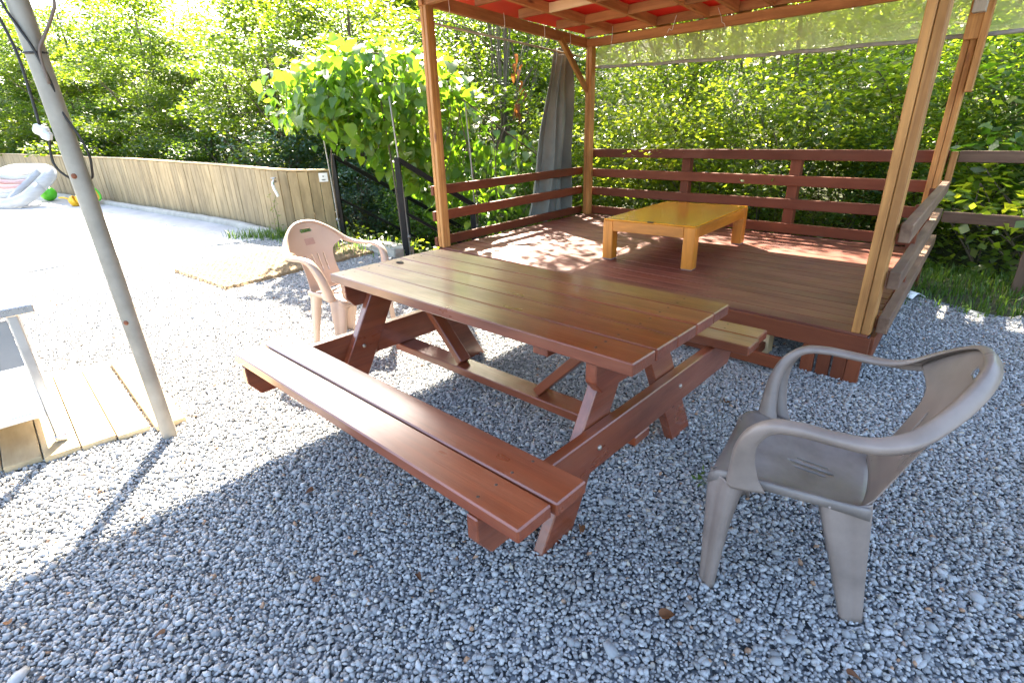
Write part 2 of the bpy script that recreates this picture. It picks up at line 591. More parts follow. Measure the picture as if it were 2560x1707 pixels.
ax = np.unique(np.concatenate([np.linspace(-280, -40, 13), np.linspace(-40, -8, 41), np.linspace(-8, 12, 61), np.linspace(12, 45, 41), np.linspace(45, 280, 13)]))
ay = np.unique(np.concatenate([np.linspace(-280, -20, 13), np.linspace(-20, 2, 12), np.linspace(2, 20, 61), np.linspace(20, 60, 41), np.linspace(60, 280, 13)]))
GX, GY = np.meshgrid(ax, ay)
GZ = ground_z(GX, GY)
nx, ny = len(ax), len(ay)
idx = np.arange(nx * ny).reshape(ny, nx)
GF = np.stack([idx[:-1, :-1], idx[:-1, 1:], idx[1:, 1:], idx[1:, :-1]], -1).reshape(-1, 4)
tag(link('ground', np_mesh('ground', np.stack([GX, GY, GZ], -1).reshape(-1, 3), GF, smooth=True), M_ground), 'earth ground of the yard and the wooded slope', kind='structure')

def poly_sheet(name, pts, z, th, mat, label, kind='structure'):
    bm = bmesh.new()
    vs = [bm.verts.new((x, y, z - th)) for x, y in pts]
    f = bm.faces.new(vs)
    r = bmesh.ops.extrude_face_region(bm, geom=[f])
    for v in [g for g in r['geom'] if isinstance(g, bmesh.types.BMVert)]: v.co.z += th
    return tag(link(name, bm_mesh(name, bm), mat), label, kind=kind)

GRAVEL_EDGE = [(-9, -9), (12, -9), tuple(DW(12, 1.7)), tuple(DW(7, 1.75)), tuple(DW(4.3, 1.95)), tuple(DW(3.75, 2.2)), tuple(DW(3.6, 2.5)), tuple(DW(-.3, 2.5)), tuple(DW(-.3, .2)),
               (-1.0, 6.05), (-1.45, 6.45), (-2.15, 7.1), (-2.75, 7.75), (-3.1, 7.9), (-3.7, 7.6), (-4.4, 7.2), (-5.2, 6.75), (-5.65, 6.0), (-6.2, 5.0), (-9, 2)]
poly_sheet('gravel_bed', GRAVEL_EDGE, -0.012, .03, M_bed, 'dark bed under the grey gravel')
CONC = [(-6.25, 4.9), (-5.68, 5.95), (-5.22, 6.72), (-4.40, 7.16), (-3.80, 7.52), (-3.36, 7.72), (-3.42, 7.95), (-3.90, 8.42), (-5.05, 9.44), (-6.80, 10.95), (-9.8, 13.3), (-13.2, 15.95), (-26, 26), (-26, 3)]
poly_sheet('concrete_yard', CONC, 0.004, .05, M_conc, 'pale sunlit concrete yard in front of the plank fence')

# gravel: three tiles of real stones, instanced over the yard by one object
def stone_tile(name, size, seed, step=.0112):
    rng = np.random.default_rng(seed)
    bm = bmesh.new(); bmesh.ops.create_icosphere(bm, subdivisions=1, radius=1)
    base = np.array([v.co[:] for v in bm.verts]); faces = np.array([[v.index for v in f.verts] for f in bm.faces]); bm.free()
    n = int(size / step)
    gx, gy = np.meshgrid((np.arange(n) + .5) * size / n - size / 2, (np.arange(n) + .5) * size / n - size / 2)
    k = n * n
    px = gx.ravel() + rng.uniform(-.5, .5, k) * step; py = gy.ravel() + rng.uniform(-.5, .5, k) * step
    r = np.clip(rng.lognormal(math.log(.0067), .34, k), .0036, .0165)
    asp = np.stack([rng.uniform(.9, 1.45, k), rng.uniform(.7, 1.05, k), rng.uniform(.42, .75, k)], -1)
    V = base[None] * (1 + rng.uniform(-.30, .22, (k, len(base)))[:, :, None])
    V = V * (asp * r[:, None])[:, None, :]
    # random tilt then yaw
    t1, t2, yw = rng.normal(0, .38, k), rng.normal(0, .38, k), rng.uniform(0, 2 * PI, k)
    def rotx(V, a):
        c, s = np.cos(a)[:, None], np.sin(a)[:, None]
        return np.stack([V[..., 0], V[..., 1] * c - V[..., 2] * s, V[..., 1] * s + V[..., 2] * c], -1)
    def roty(V, a):
        c, s = np.cos(a)[:, None], np.sin(a)[:, None]
        return np.stack([V[..., 0] * c + V[..., 2] * s, V[..., 1], -V[..., 0] * s + V[..., 2] * c], -1)
    def rotz(V, a):
        c, s = np.cos(a)[:, None], np.sin(a)[:, None]
        return np.stack([V[..., 0] * c - V[..., 1] * s, V[..., 0] * s + V[..., 1] * c, V[..., 2]], -1)
    V = rotz(roty(rotx(V, t1), t2), yw)
    pz = rng.uniform(-.008, .005, k)
    V += np.stack([px, py, pz], -1)[:, None, :]
    F = (faces[None] + (np.arange(k) * len(base))[:, None, None]).reshape(-1, 3)
    tone = np.repeat(np.clip(rng.beta(2.2, 2.2, k) * .92 + (rng.random(k) < .05) * .5 * rng.random(k), 0, 1), len(faces))
    me = np_mesh(name, V.reshape(-1, 3), F, tone, smooth=False)
    me.materials.append(M_stone)
    return me
TILE = 0.4
tiles = [bpy.data.objects.new('gravel_tile', stone_tile('gravel_tile', TILE, s)) for s in (1, 2, 3, 4, 5)]

def inside_poly(x, y, P):
    c = False
    n = len(P)
    for i in range(n):
        a, b = P[i], P[(i + 1) % n]
        if (a[1] > y) != (b[1] > y) and x < (b[0] - a[0]) * (y - a[1]) / (b[1] - a[1]) + a[0]: c = not c
    return c
tp, tr_, ti = [], [], []
MD = np.linalg.inv(np.stack([du, dv], 1))
for iy in range(-1, 28):
    for ix in range(-22, 24):
        x, y = ix * TILE, iy * TILE + .2
        if not inside_poly(x + random.uniform(-.1, .1), y + random.uniform(-.1, .1), GRAVEL_EDGE): continue
        s, t = MD @ (np.array([x, y]) - D0)
        if .7 < s < 3.1 and .7 < t < 2.0: continue
        if abs(x) > 1.2 * y + 2.4: continue
        tp.append((x, y, 0)); tr_.append((0, 0, random.randrange(4) * PI / 2)); ti.append(random.randrange(5))
pm = bpy.data.meshes.new('gravel')
pm.from_pydata(tp, [], [])
a = pm.attributes.new('rot', 'FLOAT_VECTOR', 'POINT'); a.data.foreach_set('vector', np.array(tr_, np.float32).ravel())
a = pm.attributes.new('pick', 'INT', 'POINT'); a.data.foreach_set('value', np.array(ti, np.int32))
gravel = tag(link('gravel', pm, M_stone), 'blue-grey crushed stone gravel covering the yard', kind='stuff')
ng = bpy.data.node_groups.new('gravel_tiles', 'GeometryNodeTree')
ng.interface.new_socket('Geometry', in_out='INPUT', socket_type='NodeSocketGeometry')
ng.interface.new_socket('Geometry', in_out='OUTPUT', socket_type='NodeSocketGeometry')
gi = ng.nodes.new('NodeGroupInput'); go = ng.nodes.new('NodeGroupOutput')
iop = ng.nodes.new('GeometryNodeInstanceOnPoints')
g2i = ng.nodes.new('GeometryNodeGeometryToInstance')
for o in reversed(tiles):
    oi = ng.nodes.new('GeometryNodeObjectInfo'); oi.inputs['Object'].default_value = o
    ng.links.new(oi.outputs['Geometry'], g2i.inputs[0])
na = ng.nodes.new('GeometryNodeInputNamedAttribute'); na.data_type = 'FLOAT_VECTOR'; na.inputs[0].default_value = 'rot'
nb = ng.nodes.new('GeometryNodeInputNamedAttribute'); nb.data_type = 'INT'; nb.inputs[0].default_value = 'pick'
e2r = ng.nodes.new('FunctionNodeEulerToRotation')
ng.links.new(na.outputs[0], e2r.inputs[0])
ng.links.new(gi.outputs[0], iop.inputs['Points'])
ng.links.new(g2i.outputs[0], iop.inputs['Instance'])
iop.inputs['Pick Instance'].default_value = True
ng.links.new(nb.outputs[0], iop.inputs['Instance Index'])
ng.links.new(e2r.outputs[0], iop.inputs['Rotation'])
ng.links.new(iop.outputs[0], go.inputs[0])
mod = gravel.modifiers.new('tiles', 'NODES'); mod.node_group = ng

# larger flat stones lying among the gravel
def loose_stones():
    rng = np.random.default_rng(5)
    bm = bmesh.new(); bmesh.ops.create_icosphere(bm, subdivisions=1, radius=1)
    base = np.array([v.co[:] for v in bm.verts]); faces = np.array([[v.index for v in f.verts] for f in bm.faces]); bm.free()
    Vs, Fs, T = [], [], []
    n = 0
    while n < 130:
        y = rng.uniform(.7, 6.5); x = rng.uniform(-1.1, 1.1) * (y + .9)
        s, t = MD @ (np.array([x, y]) - D0)
        if -.2 < s < 3.9 and -.05 < t: continue
        if not inside_poly(x, y, GRAVEL_EDGE): continue
        r = rng.uniform(.015, .030)
        V = base * (1 + rng.uniform(-.25, .2, (len(base), 1))) * np.array([rng.uniform(.9, 1.5), rng.uniform(.65, 1), rng.uniform(.3, .5)]) * r
        a, b = rng.uniform(0, 2 * PI), rng.normal(0, .25)
        c, s_ = math.cos(b), math.sin(b)
        V = np.stack([V[:, 0] * c + V[:, 2] * s_, V[:, 1], -V[:, 0] * s_ + V[:, 2] * c], -1)
        c, s_ = math.cos(a), math.sin(a)
        V = np.stack([V[:, 0] * c - V[:, 1] * s_, V[:, 0] * s_ + V[:, 1] * c, V[:, 2]], -1) + np.array([x, y, .005])
        Vs.append(V); Fs.append(faces + n * len(base)); T += [rng.uniform(.1, .75)] * len(faces)
        n += 1
    return np_mesh('loose_stones', np.vstack(Vs), np.vstack(Fs), T, smooth=False)
tag(link('loose_stones', loose_stones(), M_stone), 'larger flat stones scattered among the gravel', kind='stuff')

# kerb along the fence
KP = smooth_path([(-14.2, 16.6, 0), (-12.29, 15.02, 0), (-9.38, 12.74, 0), (-6.53, 10.51, 0), (-4.86, 9.19, 0), (-3.85, 8.24, 0), (-3.55, 7.93, 0), (-3.42, 7.72, -.05)], 60)
def kerb_mesh():
    prof = [(-.075, -.03), (-.072, .05), (-.045, .082), (0, .092), (.045, .082), (.072, .05), (.075, -.03)]
    T = np.gradient(KP[:, :2], axis=0); T /= np.linalg.norm(T, axis=1)[:, None]
    Nn = np.stack([-T[:, 1], T[:, 0]], -1)
    V = []
    rng = np.random.default_rng(3)
    for i in range(len(KP)):
        for o, z in prof:
            o2 = o + rng.normal(0, .005)
            V.append((KP[i, 0] + Nn[i, 0] * o2, KP[i, 1] + Nn[i, 1] * o2, KP[i, 2] + z + rng.normal(0, .004)))
    k = len(prof)
    F = [(i * k + j, i * k + j + 1, (i + 1) * k + j + 1, (i + 1) * k + j) for i in range(len(KP) - 1) for j in range(k - 1)]
    me = np_mesh('kerb', V, F, smooth=True)
    return me
tag(link('kerb', kerb_mesh(), M_concl), 'low rounded concrete kerb along the foot of the plank fence', kind='structure')

# ------------------------------------------------------------------ curved plank fence
fence = thing('plank_fence', 'long curved fence of upright tan planks with a pale capping', 'fence', (-3.3, 8.0, 0))
FP = np.array([(-26, 26.2), (-19.2, 20.8), (-12.96, 15.73), (-9.71, 13.23), (-6.72, 10.85), (-4.98, 9.46), (-3.90, 8.48), (-3.48, 8.16)])
FP = np.vstack([smooth_path(np.c_[FP, np.zeros(len(FP))], 220)[:, :2], smooth_path(np.array([(-3.48, 8.16, 0), (-3.28, 8.06, 0), (-3.02, 8.05, 0), (-2.62, 8.13, 0)]), 24)[1:, :2]])
seg = np.r_[0, np.cumsum(np.hypot(*np.diff(FP, axis=0).T))]
def fpt(s):
    return np.array([np.interp(s, seg, FP[:, 0]), np.interp(s, seg, FP[:, 1])])
Ltot = seg[-1]
pw = .148
npl = int(Ltot / pw)
def fence_h(s):
    return float(np.interp(Ltot - s, [0, 1.2, 7, 16], [.885, .94, 1.02, 1.07]))
off = np.array([-3.3, 8.0])
for i in range(npl):
    s0 = Ltot - (i + 1) * pw
    a, b = fpt(s0), fpt(s0 + pw)
    c = (a + b) / 2; e = (b - a) / np.linalg.norm(b - a)
    h = fence_h(s0 + pw / 2) - .012
    nrm = np.array([-e[1], e[0]])
    c = c - off + nrm * random.uniform(-.004, .004)
    board(fence, 'plank', (c[0], c[1], -.03), (c[0], c[1], h + random.uniform(-.004, 0)), pw - random.uniform(.004, .008), .022, M_fence, upv=(nrm[0], nrm[1], 0), bev=.003)
def ribbon_mesh(name, pts, w, h):
    P = np.asarray(pts, float)
    T = np.gradient(P[:, :2], axis=0); T /= np.linalg.norm(T, axis=1)[:, None]
    Nn = np.stack([-T[:, 1], T[:, 0]], -1)
    V = []
    for i in range(len(P)):
        for o, z in ((-w / 2, -h / 2), (w / 2, -h / 2), (w / 2, h / 2), (-w / 2, h / 2)):
            V.append((P[i, 0] + Nn[i, 0] * o, P[i, 1] + Nn[i, 1] * o, P[i, 2] + z))
    F = [(i * 4 + j, i * 4 + (j + 1) % 4, (i + 1) * 4 + (j + 1) % 4, (i + 1) * 4 + j) for i in range(len(P) - 1) for j in range(4)]
    F += [(3, 2, 1, 0), tuple((len(P) - 1) * 4 + j for j in range(4))]
    return np_mesh(name, V, F)
ss = np.linspace(0, Ltot, 110)
cp = np.array([list(fpt(s) - off) + [fence_h(s) + .008] for s in ss])
link('capping', ribbon_mesh('capping', cp, .055, .028), M_pale, fence)
rr_ = np.array([[*(fpt(s) - off), .25] for s in ss]); rr_[:, :2] += .05 * np.array([.6, .8])
link('back_rail', ribbon_mesh('back_rail', rr_, .03, .07), M_fence, fence)

# tap and notice on the fence
tap = thing('water_tap', 'grey outdoor water tap with white hose end on the plank fence', 'tap', (-3.40, 8.055, .77))
tube(tap, 'tap_body', [(0, .0, .0), (0, -.07, .0), (0, -.10, -.02), (0, -.105, -.05)], .020, M_steel, 10, 10)
tube(tap, 'handle', [(-.035, -.055, .045), (.0, -.055, .05), (.035, -.055, .045)], .010, M_thin, 8, 5)
tube(tap, 'stem', [(0, -.055, .0), (0, -.055, .05)], .009, M_steel, 8)
tube(tap, 'hose_end', [(0, -.105, -.05), (.012, -.112, -.10), (.035, -.115, -.16), (.05, -.115, -.21)], .021, M_white, 10, 10)
notice = thing('paper_notice', 'small white notice fixed at the right end of the plank fence', 'notice', (-2.70, 8.085, .80), math.atan2(.08, .40))
link('sheet', bm_mesh('sheet', box_bm(.125, .004, .125, .0)), M_white, notice)
for j, (w_, z_) in enumerate(((.028, .018), (.02, .010), (.060, -.030), (.045, -.040))):
    board(notice, 'print_mark', (-w_ / 2, -.004, z_), (w_ / 2, -.004, z_), .002, .006, M_dark, bev=0)

# ------------------------------------------------------------------ pavilion
pav = thing('pavilion', 'open timber pavilion with red-brown deck, slatted railing and red roof', 'pavilion', (D0[0], D0[1], 0), DA)
def L(s, t, z):
    return Vector((s - math.sin(SK) * t, math.cos(SK) * t, z))
DL, DD, HD = 3.763, 2.643, .288
nb = 20
for i in range(nb):
    t = .005 + (i + .5) * (DD - .0) / nb
    dz = random.uniform(-.0012, .0012)
    board(pav, 'floor_plank', L(.01, t, HD - .015 + dz), L(DL - .005, t, HD - .015 + dz), DD / nb - .005, .03, M_deck, bev=.003, warp=.0015)
board(pav, 'fascia', L(0, -.012, .224), L(DL + .012, -.012, .224), .024, .104, M_rail)
board(pav, 'fascia', L(-.014, .0, .224), L(-.014, DD, .224), .026, .104, M_rail)
board(pav, 'fascia', L(DL + .014, .014, .200), L(DL + .014, DD + .05, .200), .026, .15, M_rail)
board(pav, 'fascia', L(0, DD + .014, .224), L(DL, DD + .014, .224), .026, .104, M_rail)
for t in (.35, 1.0, 1.65, 2.3):
    board(pav, 'joist', L(.05, t, .225), L(DL - .05, t, .225), .045, .09, M_rail)
for s in (.10, 1.3, 2.5, 3.20):
    for t in (.12, 1.3, 2.5):
        board(pav, 'support_post', L(s, t, -.05), L(s, t, .18), .09, .09, M_pale if s == 3.20 and t < .2 else M_rail, upv=(1, 0, 0))
board(pav, 'support_post', L(DL + .035, DD - .08, -.06), L(DL + .035, DD - .08, .18), .09, .05, M_rail, upv=(1, 0, 0))
for s in (3.49, 3.575, 3.655, 3.725):
    board(pav, 'skirt_plank', L(s, -.004, -.04), L(s, -.004, .172 + random.uniform(-.004, 0)), .068, .026, M_rail, upv=dv.tolist() and (0, 1, 0))
board(pav, 'kick_board', L(.3, -.16, .065), L(3.42, -.16, .065), .03, .075, M_rail)
for s in (.8, 2.0, 3.2):
    board(pav, 'kick_bracket', L(s, -.145, .06), L(s, .1, .06), .05, .05, M_rail)

def post(s, t, top, mat=M_post):
    w = .044
    board(pav, 'post_board', L(s - w / 2 - .0005, t, HD - .001), L(s - w / 2 - .0005, t, top), w - .002, .088, mat, upv=(0, 1, 0), bev=.005)
    board(pav, 'post_board', L(s + w / 2 + .0005, t + .003, HD - .001), L(s + w / 2 + .0005, t + .003, top), w - .002, .088, mat, upv=(0, 1, 0), bev=.005)
def bz(t):           # underside of the side beams falls towards the back
    return 2.400 - (2.400 - 2.272) * t / DD
post(.004, .045, bz(0))
post(3.722, .045, bz(0))
post(.075, DD - .03, bz(DD))
post(3.745, DD - .03, bz(DD))
# extra boards nailed to the back right post
board(pav, 'cleat_board', L(3.815, DD - .085, 1.55), L(3.815, DD - .085, 2.36), .045, .09, M_post, upv=(0, 1, 0), bev=.004)
board(pav, 'cleat_board', L(3.745, DD - .105, 1.92), L(3.745, DD - .105, 2.30), .095, .035, M_post, upv=(0, 1, 0), bev=.004)
board(pav, 'cleat_board', L(3.755, DD - .165, 2.09), L(3.755, DD - .165, 2.36), .080, .075, M_grey_old, upv=(0, 1, 0), bev=.004, label='weathered grey block nailed high on the back right post')
board(pav, 'cleat_board', L(3.835, DD + .02, .84), L(3.835, DD + .02, 1.105), .045, .06, M_post, upv=(0, 1, 0), bev=.004)

# beams
board(pav, 'beam', L(.0, -.02, bz(-.02) + .05), L(.0, DD + .02, bz(DD + .02) + .05), .048, .100, M_beam, bev=.004)
board(pav, 'beam', L(3.735, -.02, bz(-.02) + .05), L(3.735, DD + .02, bz(DD + .02) + .05), .048, .100, M_beam, bev=.004)
board(pav, 'beam', L(.027, DD - .03, bz(DD) + .045), L(3.71, DD - .03, bz(DD) + .045), .060, .092, M_beam, bev=.004)
board(pav, 'beam', L(-.06, .03, bz(0) + .045), L(3.80, .03, bz(0) + .045), .06, .095, M_beam, bev=.004)
board(pav, 'brace', L(.045, DD - .62, bz(DD - .62) + .01), L(.045, DD - .06, 1.80), .042, .065, M_post, bev=.003)
# rafters, blocking and roof sheet
def rz(t): return bz(t) + .105 + .045
rs = [.38, .955, 1.55, 1.86, 2.20, 2.53, 2.88, 3.23, 3.58]
T0R = -2.95
for s in rs:
    board(pav, 'rafter', L(s, T0R, rz(T0R)), L(s, DD + .30, rz(DD + .30)), .042, .088, M_beam, bev=.003)
edges = [-.02] + rs + [3.76]
for row, t in enumerate((DD - .05, 1.98, 1.33, .68)):
    for a_, b_ in zip(edges, edges[1:]):
        if b_ - a_ < .1: continue
        tt = t + (random.uniform(-.03, .03) if row else 0)
        mt_ = M_pale if random.random() < .12 else M_beam
        board(pav, 'blocking', L(a_ + .022, tt, rz(tt) - .002), L(b_ - .022, tt, rz(tt) - .002), .036, .084, mt_, bev=.003)
OV = -.36
def roof_left(t): return -.44 + .081 * t  # unseen edge, slanted so its shadow runs straight across the gravel
def sheet(name, s0, s1, t0, t1, zf, mat, parent, ns=14, nt_=16, sag=.006):
    V, F = [], []
    for k in (0, 1):
        for j in range(nt_ + 1):
            for i in range(ns + 1):
                t = t0 + (t1 - t0) * j / nt_; sl = s0 if s0 is not None else roof_left(t); s = sl + (s1 - sl) * i / ns; _ = t0 + (t1 - t0) * j / nt_
                V.append(L(s, t, zf(t) + .004 * k + sag * math.sin(i * 2.1) * math.sin(j * 1.7)))
    w = ns + 1; off_ = w * (nt_ + 1)
    for k in (0, 1):
        for j in range(nt_):
            for i in range(ns):
                q = [k * off_ + j * w + i, k * off_ + j * w + i + 1, k * off_ + (j + 1) * w + i + 1, k * off_ + (j + 1) * w + i]
                F.append(q if k else q[::-1])
    return link(name, np_mesh(name, np.array([v[:] for v in V]), F, smooth=True), mat, parent)
sheet('roof_sheet', None, 4.35, -.15, DD + .42, lambda t: rz(t) + .055, M_tarp, pav)
M_canvas = plain('neutral_bounce_canvas', (.30, .30, .29), .85, 0, .1, 8)  # grey for the unseen awning, so its bounce brightens the shade without tint
sheet('unseen_awning', None, 4.35, T0R - .1, -.04, lambda t: rz(t) + .075, M_canvas, pav)
board(pav, 'beam', L(roof_left(T0R) + .05, T0R, rz(T0R) - .10), L(4.35, T0R, rz(T0R) - .10), .05, .09, M_beam)

# railings
for z in (.84, .59, .335):
    board(pav, 'rail', L(-.068, -.01, z), L(-.068, DD + .02, z), .040, .092 + random.uniform(-.004, .004), M_rail, bev=.004, warp=.003)
for z, x1 in ((1.06, 3.80), (.815, 3.80), (.585, 3.80), (.340, 3.80)):
    board(pav, 'rail', L(-.05, DD + .055, z), L(x1, DD + .055, z), .040, .100, M_rail, bev=.004, warp=.004)
for s in (1.41, 2.60):
    board(pav, 'rail_post', L(s, DD + .118, -.1), L(s, DD + .118, 1.105), .10, .085, M_rail, upv=(0, 1, 0), bev=.004)
for z, t1 in ((.838, 2.50), (.595, 2.66), (.345, 2.80)):
    board(pav, 'rail', L(3.806, .045, z), L(3.835, t1, z), .052, .092, M_railold, bev=.004, warp=.003)
    board(pav, 'rail_block', L(3.790, .07, z - .002), L(3.790, .145, z - .002), .030, .09, M_rail, bev=.003)
for t in (.9, 1.9):
    board(pav, 'rail_post', L(3.770 + .02, t, HD - .1), L(3.770 + .02, t, .88), .045, .022, M_rail, upv=(0, 1, 0), bev=.002)
tube(pav, 'curtain_rod', [L(-.10, .0, 2.305), L(-.10, DD, 2.19)], .011, M_grey_old, 8)

# cords tied round the beams
def cord(label, pts):
    c = thing('tie_cord', label, 'cord', (0, 0, 0), 0, 'white cords tied to the pavilion beams')
    P = [pav_M @ Vector(p) for p in pts]
    c.location = P[0]
    tube(c, 'strand', [p - P[0] for p in P], .0032, M_cord, 6, 24)
    return c
pav_M = Matrix.Translation((D0[0], D0[1], 0)) @ Matrix.Rotation(DA, 4, 'Z')
cl = ['white cord looped on the left pavilion beam nearest the front post', 'white cord looped on the left beam, second from the front post',
      'white cord looped on the left beam, third from the front post', 'white cord looped on the left beam above the grey curtain']
for lb, t in zip(cl, (.29, 1.05, 1.72, 2.22)):
    b = bz(t)
    cord(lb, [L(.031, t, b + .11), L(.034, t + .005, b + .05), L(.030, t + .01, b - .004), L(-.01, t + .012, b - .016), L(-.034, t + .01, b - .002), L(-.036, t + .004, b + .06), L(-.03, t, b + .11)])
for lb, s, ln, cv in (('knotted white cord hanging on the back beam by the corner post', .40, .17, .012), ('white cord dangling over the back beam between two rafters', 1.17, .06, .05),
                  ('long white cord end hanging from a rafter above the low table', 1.72, .12, -.05)):
    b = bz(DD)
    tq = DD - .065
    cord(lb, [L(s + cv, tq - .02, b + .17), L(s + cv * .3, tq - .004, b + .09), L(s, tq - .006, b + .04), L(s - cv * .6, tq - .01, b + .09 - ln * .6), L(s - cv, tq - .012, b + .08 - ln)])

# grey curtain bundled at the back left corner
def curtain_mesh():
    nu, nv = 90, 46
    V, F = [], []
    for j in range(nv):
        f = j / (nv - 1)
        z = 2.27 - f * 1.98
        c = 2.41 - .30 * f ** 1.1            # bunch centre along t
        hw = .165 + .25 * f ** .9            # half width
        dep = .05 + .10 * f
        for i in range(nu):
            q = i / (nu - 1) * 2 - 1
            ph = q * 9.5 + .5 * math.sin(f * 3 + q * 4)
            t = c + q * hw + .02 * math.sin(ph * 2.1)
            d = dep * 1.35 * (.6 * math.sin(ph) + .35 * math.sin(ph * 1.7 + 1.3 + f)) * (1 - .3 * abs(q))
            V.append(L(-.21 + d - .02 * math.sin(f * 9 + q * 3), t, z + .03 * math.sin(q * 3) * f)[:])
    for j in range(nv - 1):
        for i in range(nu - 1):
            F.append((j * nu + i, j * nu + i + 1, (j + 1) * nu + i + 1, (j + 1) * nu + i))
    return np_mesh('curtain', V, F, smooth=True)
cur = thing('curtain', 'grey cloth curtain bunched at the back left corner of the pavilion', 'curtain', (D0[0], D0[1], 0), DA)
cm = link('cloth', curtain_mesh(), M_cloth, cur)
sol = cm.modifiers.new('thick', 'SOLIDIFY'); sol.thickness = .004
tube(cur, 'tie_band', [L(-.30, 2.28, 2.20), L(-.12, 2.30, 2.19), L(-.12, 2.43, 2.19), L(-.30, 2.44, 2.20), L(-.30, 2.28, 2.20)], .006, M_grey_old, 6, 20)

# clear vinyl strip hanging from the back beam
vin = thing('vinyl_blind', 'strip of clear plastic sheeting with a grey hem hung along the back beam', 'plastic sheet', (D0[0], D0[1], 0), DA)
def vinyl_mesh():
    nu, nv = 120, 14
    V, F = [], []
    for j in range(nv):
        f = j / (nv - 1)
        for i in range(nu):
            s = .10 + (5.6 - .10) * i / (nu - 1)
            zt = 2.37
            zb = float(np.interp(s, [.1, 1.2, 2.7, 4.2, 5.6], [2.055, 2.01, 1.975, 1.955, 1.95]))
            tt = DD + .045 + .018 * math.sin(s * 7 + f * 2.2) + .010 * math.sin(s * 19 - f * 4)
            V.append(L(s, tt, zt + (zb - zt) * f + .004 * math.sin(s * 11))[:])
    for j in range(nv - 1):
        for i in range(nu - 1):
            F.append((j * nu + i, j * nu + i + 1, (j + 1) * nu + i + 1, (j + 1) * nu + i))
    return np_mesh('plastic_sheet', V, F, smooth=True), [Vector(v) for v in V[-nu:]]
vme, hem = vinyl_mesh()
link('plastic_sheet', vme, M_vinyl, vin)
tube(vin, 'hem', hem[::3], .017, M_hem, 8)

# ------------------------------------------------------------------ low table on the deck
lt = thing('low_table', 'low honey-coloured wooden table standing on the pavilion deck', 'table', (1.559, 4.852, HD), -.701)
tl, tw, th = .822, 1.292, .352
def ltbox(name, x0, x1, y0, y1, z0, z1, mat, along='x', bev=.004):
    if along == 'x': a_, b_, w_, h_ = ((x0, (y0 + y1) / 2, (z0 + z1) / 2), (x1, (y0 + y1) / 2, (z0 + z1) / 2), y1 - y0, z1 - z0); upv = (0, 0, 1)
    elif along == 'y': a_, b_, w_, h_ = (((x0 + x1) / 2, y0, (z0 + z1) / 2), ((x0 + x1) / 2, y1, (z0 + z1) / 2), x1 - x0, z1 - z0); upv = (0, 0, 1)
    else: a_, b_, w_, h_ = (((x0 + x1) / 2, (y0 + y1) / 2, z0), ((x0 + x1) / 2, (y0 + y1) / 2, z1), y1 - y0, x1 - x0); upv = (1, 0, 0)
    return board(lt, name, a_, b_, w_, h_, mat, upv, bev)
X, Y = tl / 2, tw / 2
ltbox('tabletop', -X + .004, X - .004, -Y + .004, Y - .004, th - .012, th, M_oaktop, 'y', .004)
lw = .095
for sx in (-1, 1):
    for sy in (-1, 1):
        x0, x1 = (-X, -X + lw) if sx < 0 else (X - lw, X)
        y0, y1 = (-Y, -Y + lw) if sy < 0 else (Y - lw, Y)
        ltbox('leg', x0, x1, y0, y1, .004, th - .0125, M_oak, 'z', .006)
        ltbox('foot_pad', x0 + .004, x1 - .004, y0 + .004, y1 - .004, 0, .004, M_pad, 'z', 0)
for sy in (-1, 1):
    y0 = -Y + .001 if sy < 0 else Y - .031
    ltbox('apron', -X + lw, X - lw, y0, y0 + .03, th - .10, th - .0125, M_oak, 'x', .003)
for sx in (-1, 1):
    x0 = -X + .001 if sx < 0 else X - .031
    ltbox('apron', x0, x0 + .03, -Y + lw, Y - lw, th - .10, th - .0125, M_oak, 'y', .003)
ltbox('latch', .0, .055, -Y - .003, -Y + .020, th - .004, th + .006, M_black, 'x', .003)

# ------------------------------------------------------------------ picnic table
pt = thing('picnic_table', 'brown painted wooden picnic table with fixed benches on the gravel', 'picnic table', (-.035, 2.316, 0), -.756)
LT, WT = 1.791, .735
bw = WT / 5
for i in range(5):
    y = -WT / 2 + (i + .5) * bw
    e0, e1 = random.uniform(-.004, .004), random.uniform(-.004, .004)
    dz = random.uniform(-.0015, .0015)
    board(pt, 'tabletop_plank', (-LT / 2 + e0, y, .6975 + dz), (LT / 2 + e1, y, .6975 + dz), bw - .0045, .045, M_paint, bev=.004, warp=.002)
for y0, y1 in ((-.905, -.613), (.634, .914)):
    w = (y1 - y0) / 2
    for k in (0, 1):
        y = y0 + w * (k + .5)
        e = .012 if (k == 0) == (y0 < 0) else 0
        board(pt, 'seat_plank', (-.9085 + e * .5, y, .4255), (.9085 - e, y, .4255), w - .009, .045, M_paint, bev=.005, warp=.002)
bm = lathe([(0, .0012), (.004, .001), (.0055, 0), (.0055, -.002)], 8)
SCREW = bm_mesh('screw_head', bm); SCREW.materials.append(plain('dark_screw', (.06, .045, .035), .6, .5))
for pl in [c for c in pt.children if c.name.split('.')[0] in ('tabletop_plank', 'seat_plank')]:
    tl_ = pl.matrix_basis.translation
    for x in (-.815, .725):
        for dy in (-.035, .035):
            z_ = .0226 + max(0, 0)
            link('screw_head', SCREW, None, pl, Matrix.Translation((x + random.uniform(-.006, .006), dy + random.uniform(-.008, .008), z_)))
I4 = Matrix.Identity(4)
def yzM(x):   # local (X,Z) polygon -> table (y,z); extruded along table x
    M = Matrix.Identity(4)
    M[0][0], M[0][1], M[0][2] = 0, -1, 0
    M[1][0], M[1][1], M[1][2] = 1, 0, 0
    M[0][3] = x
    return M
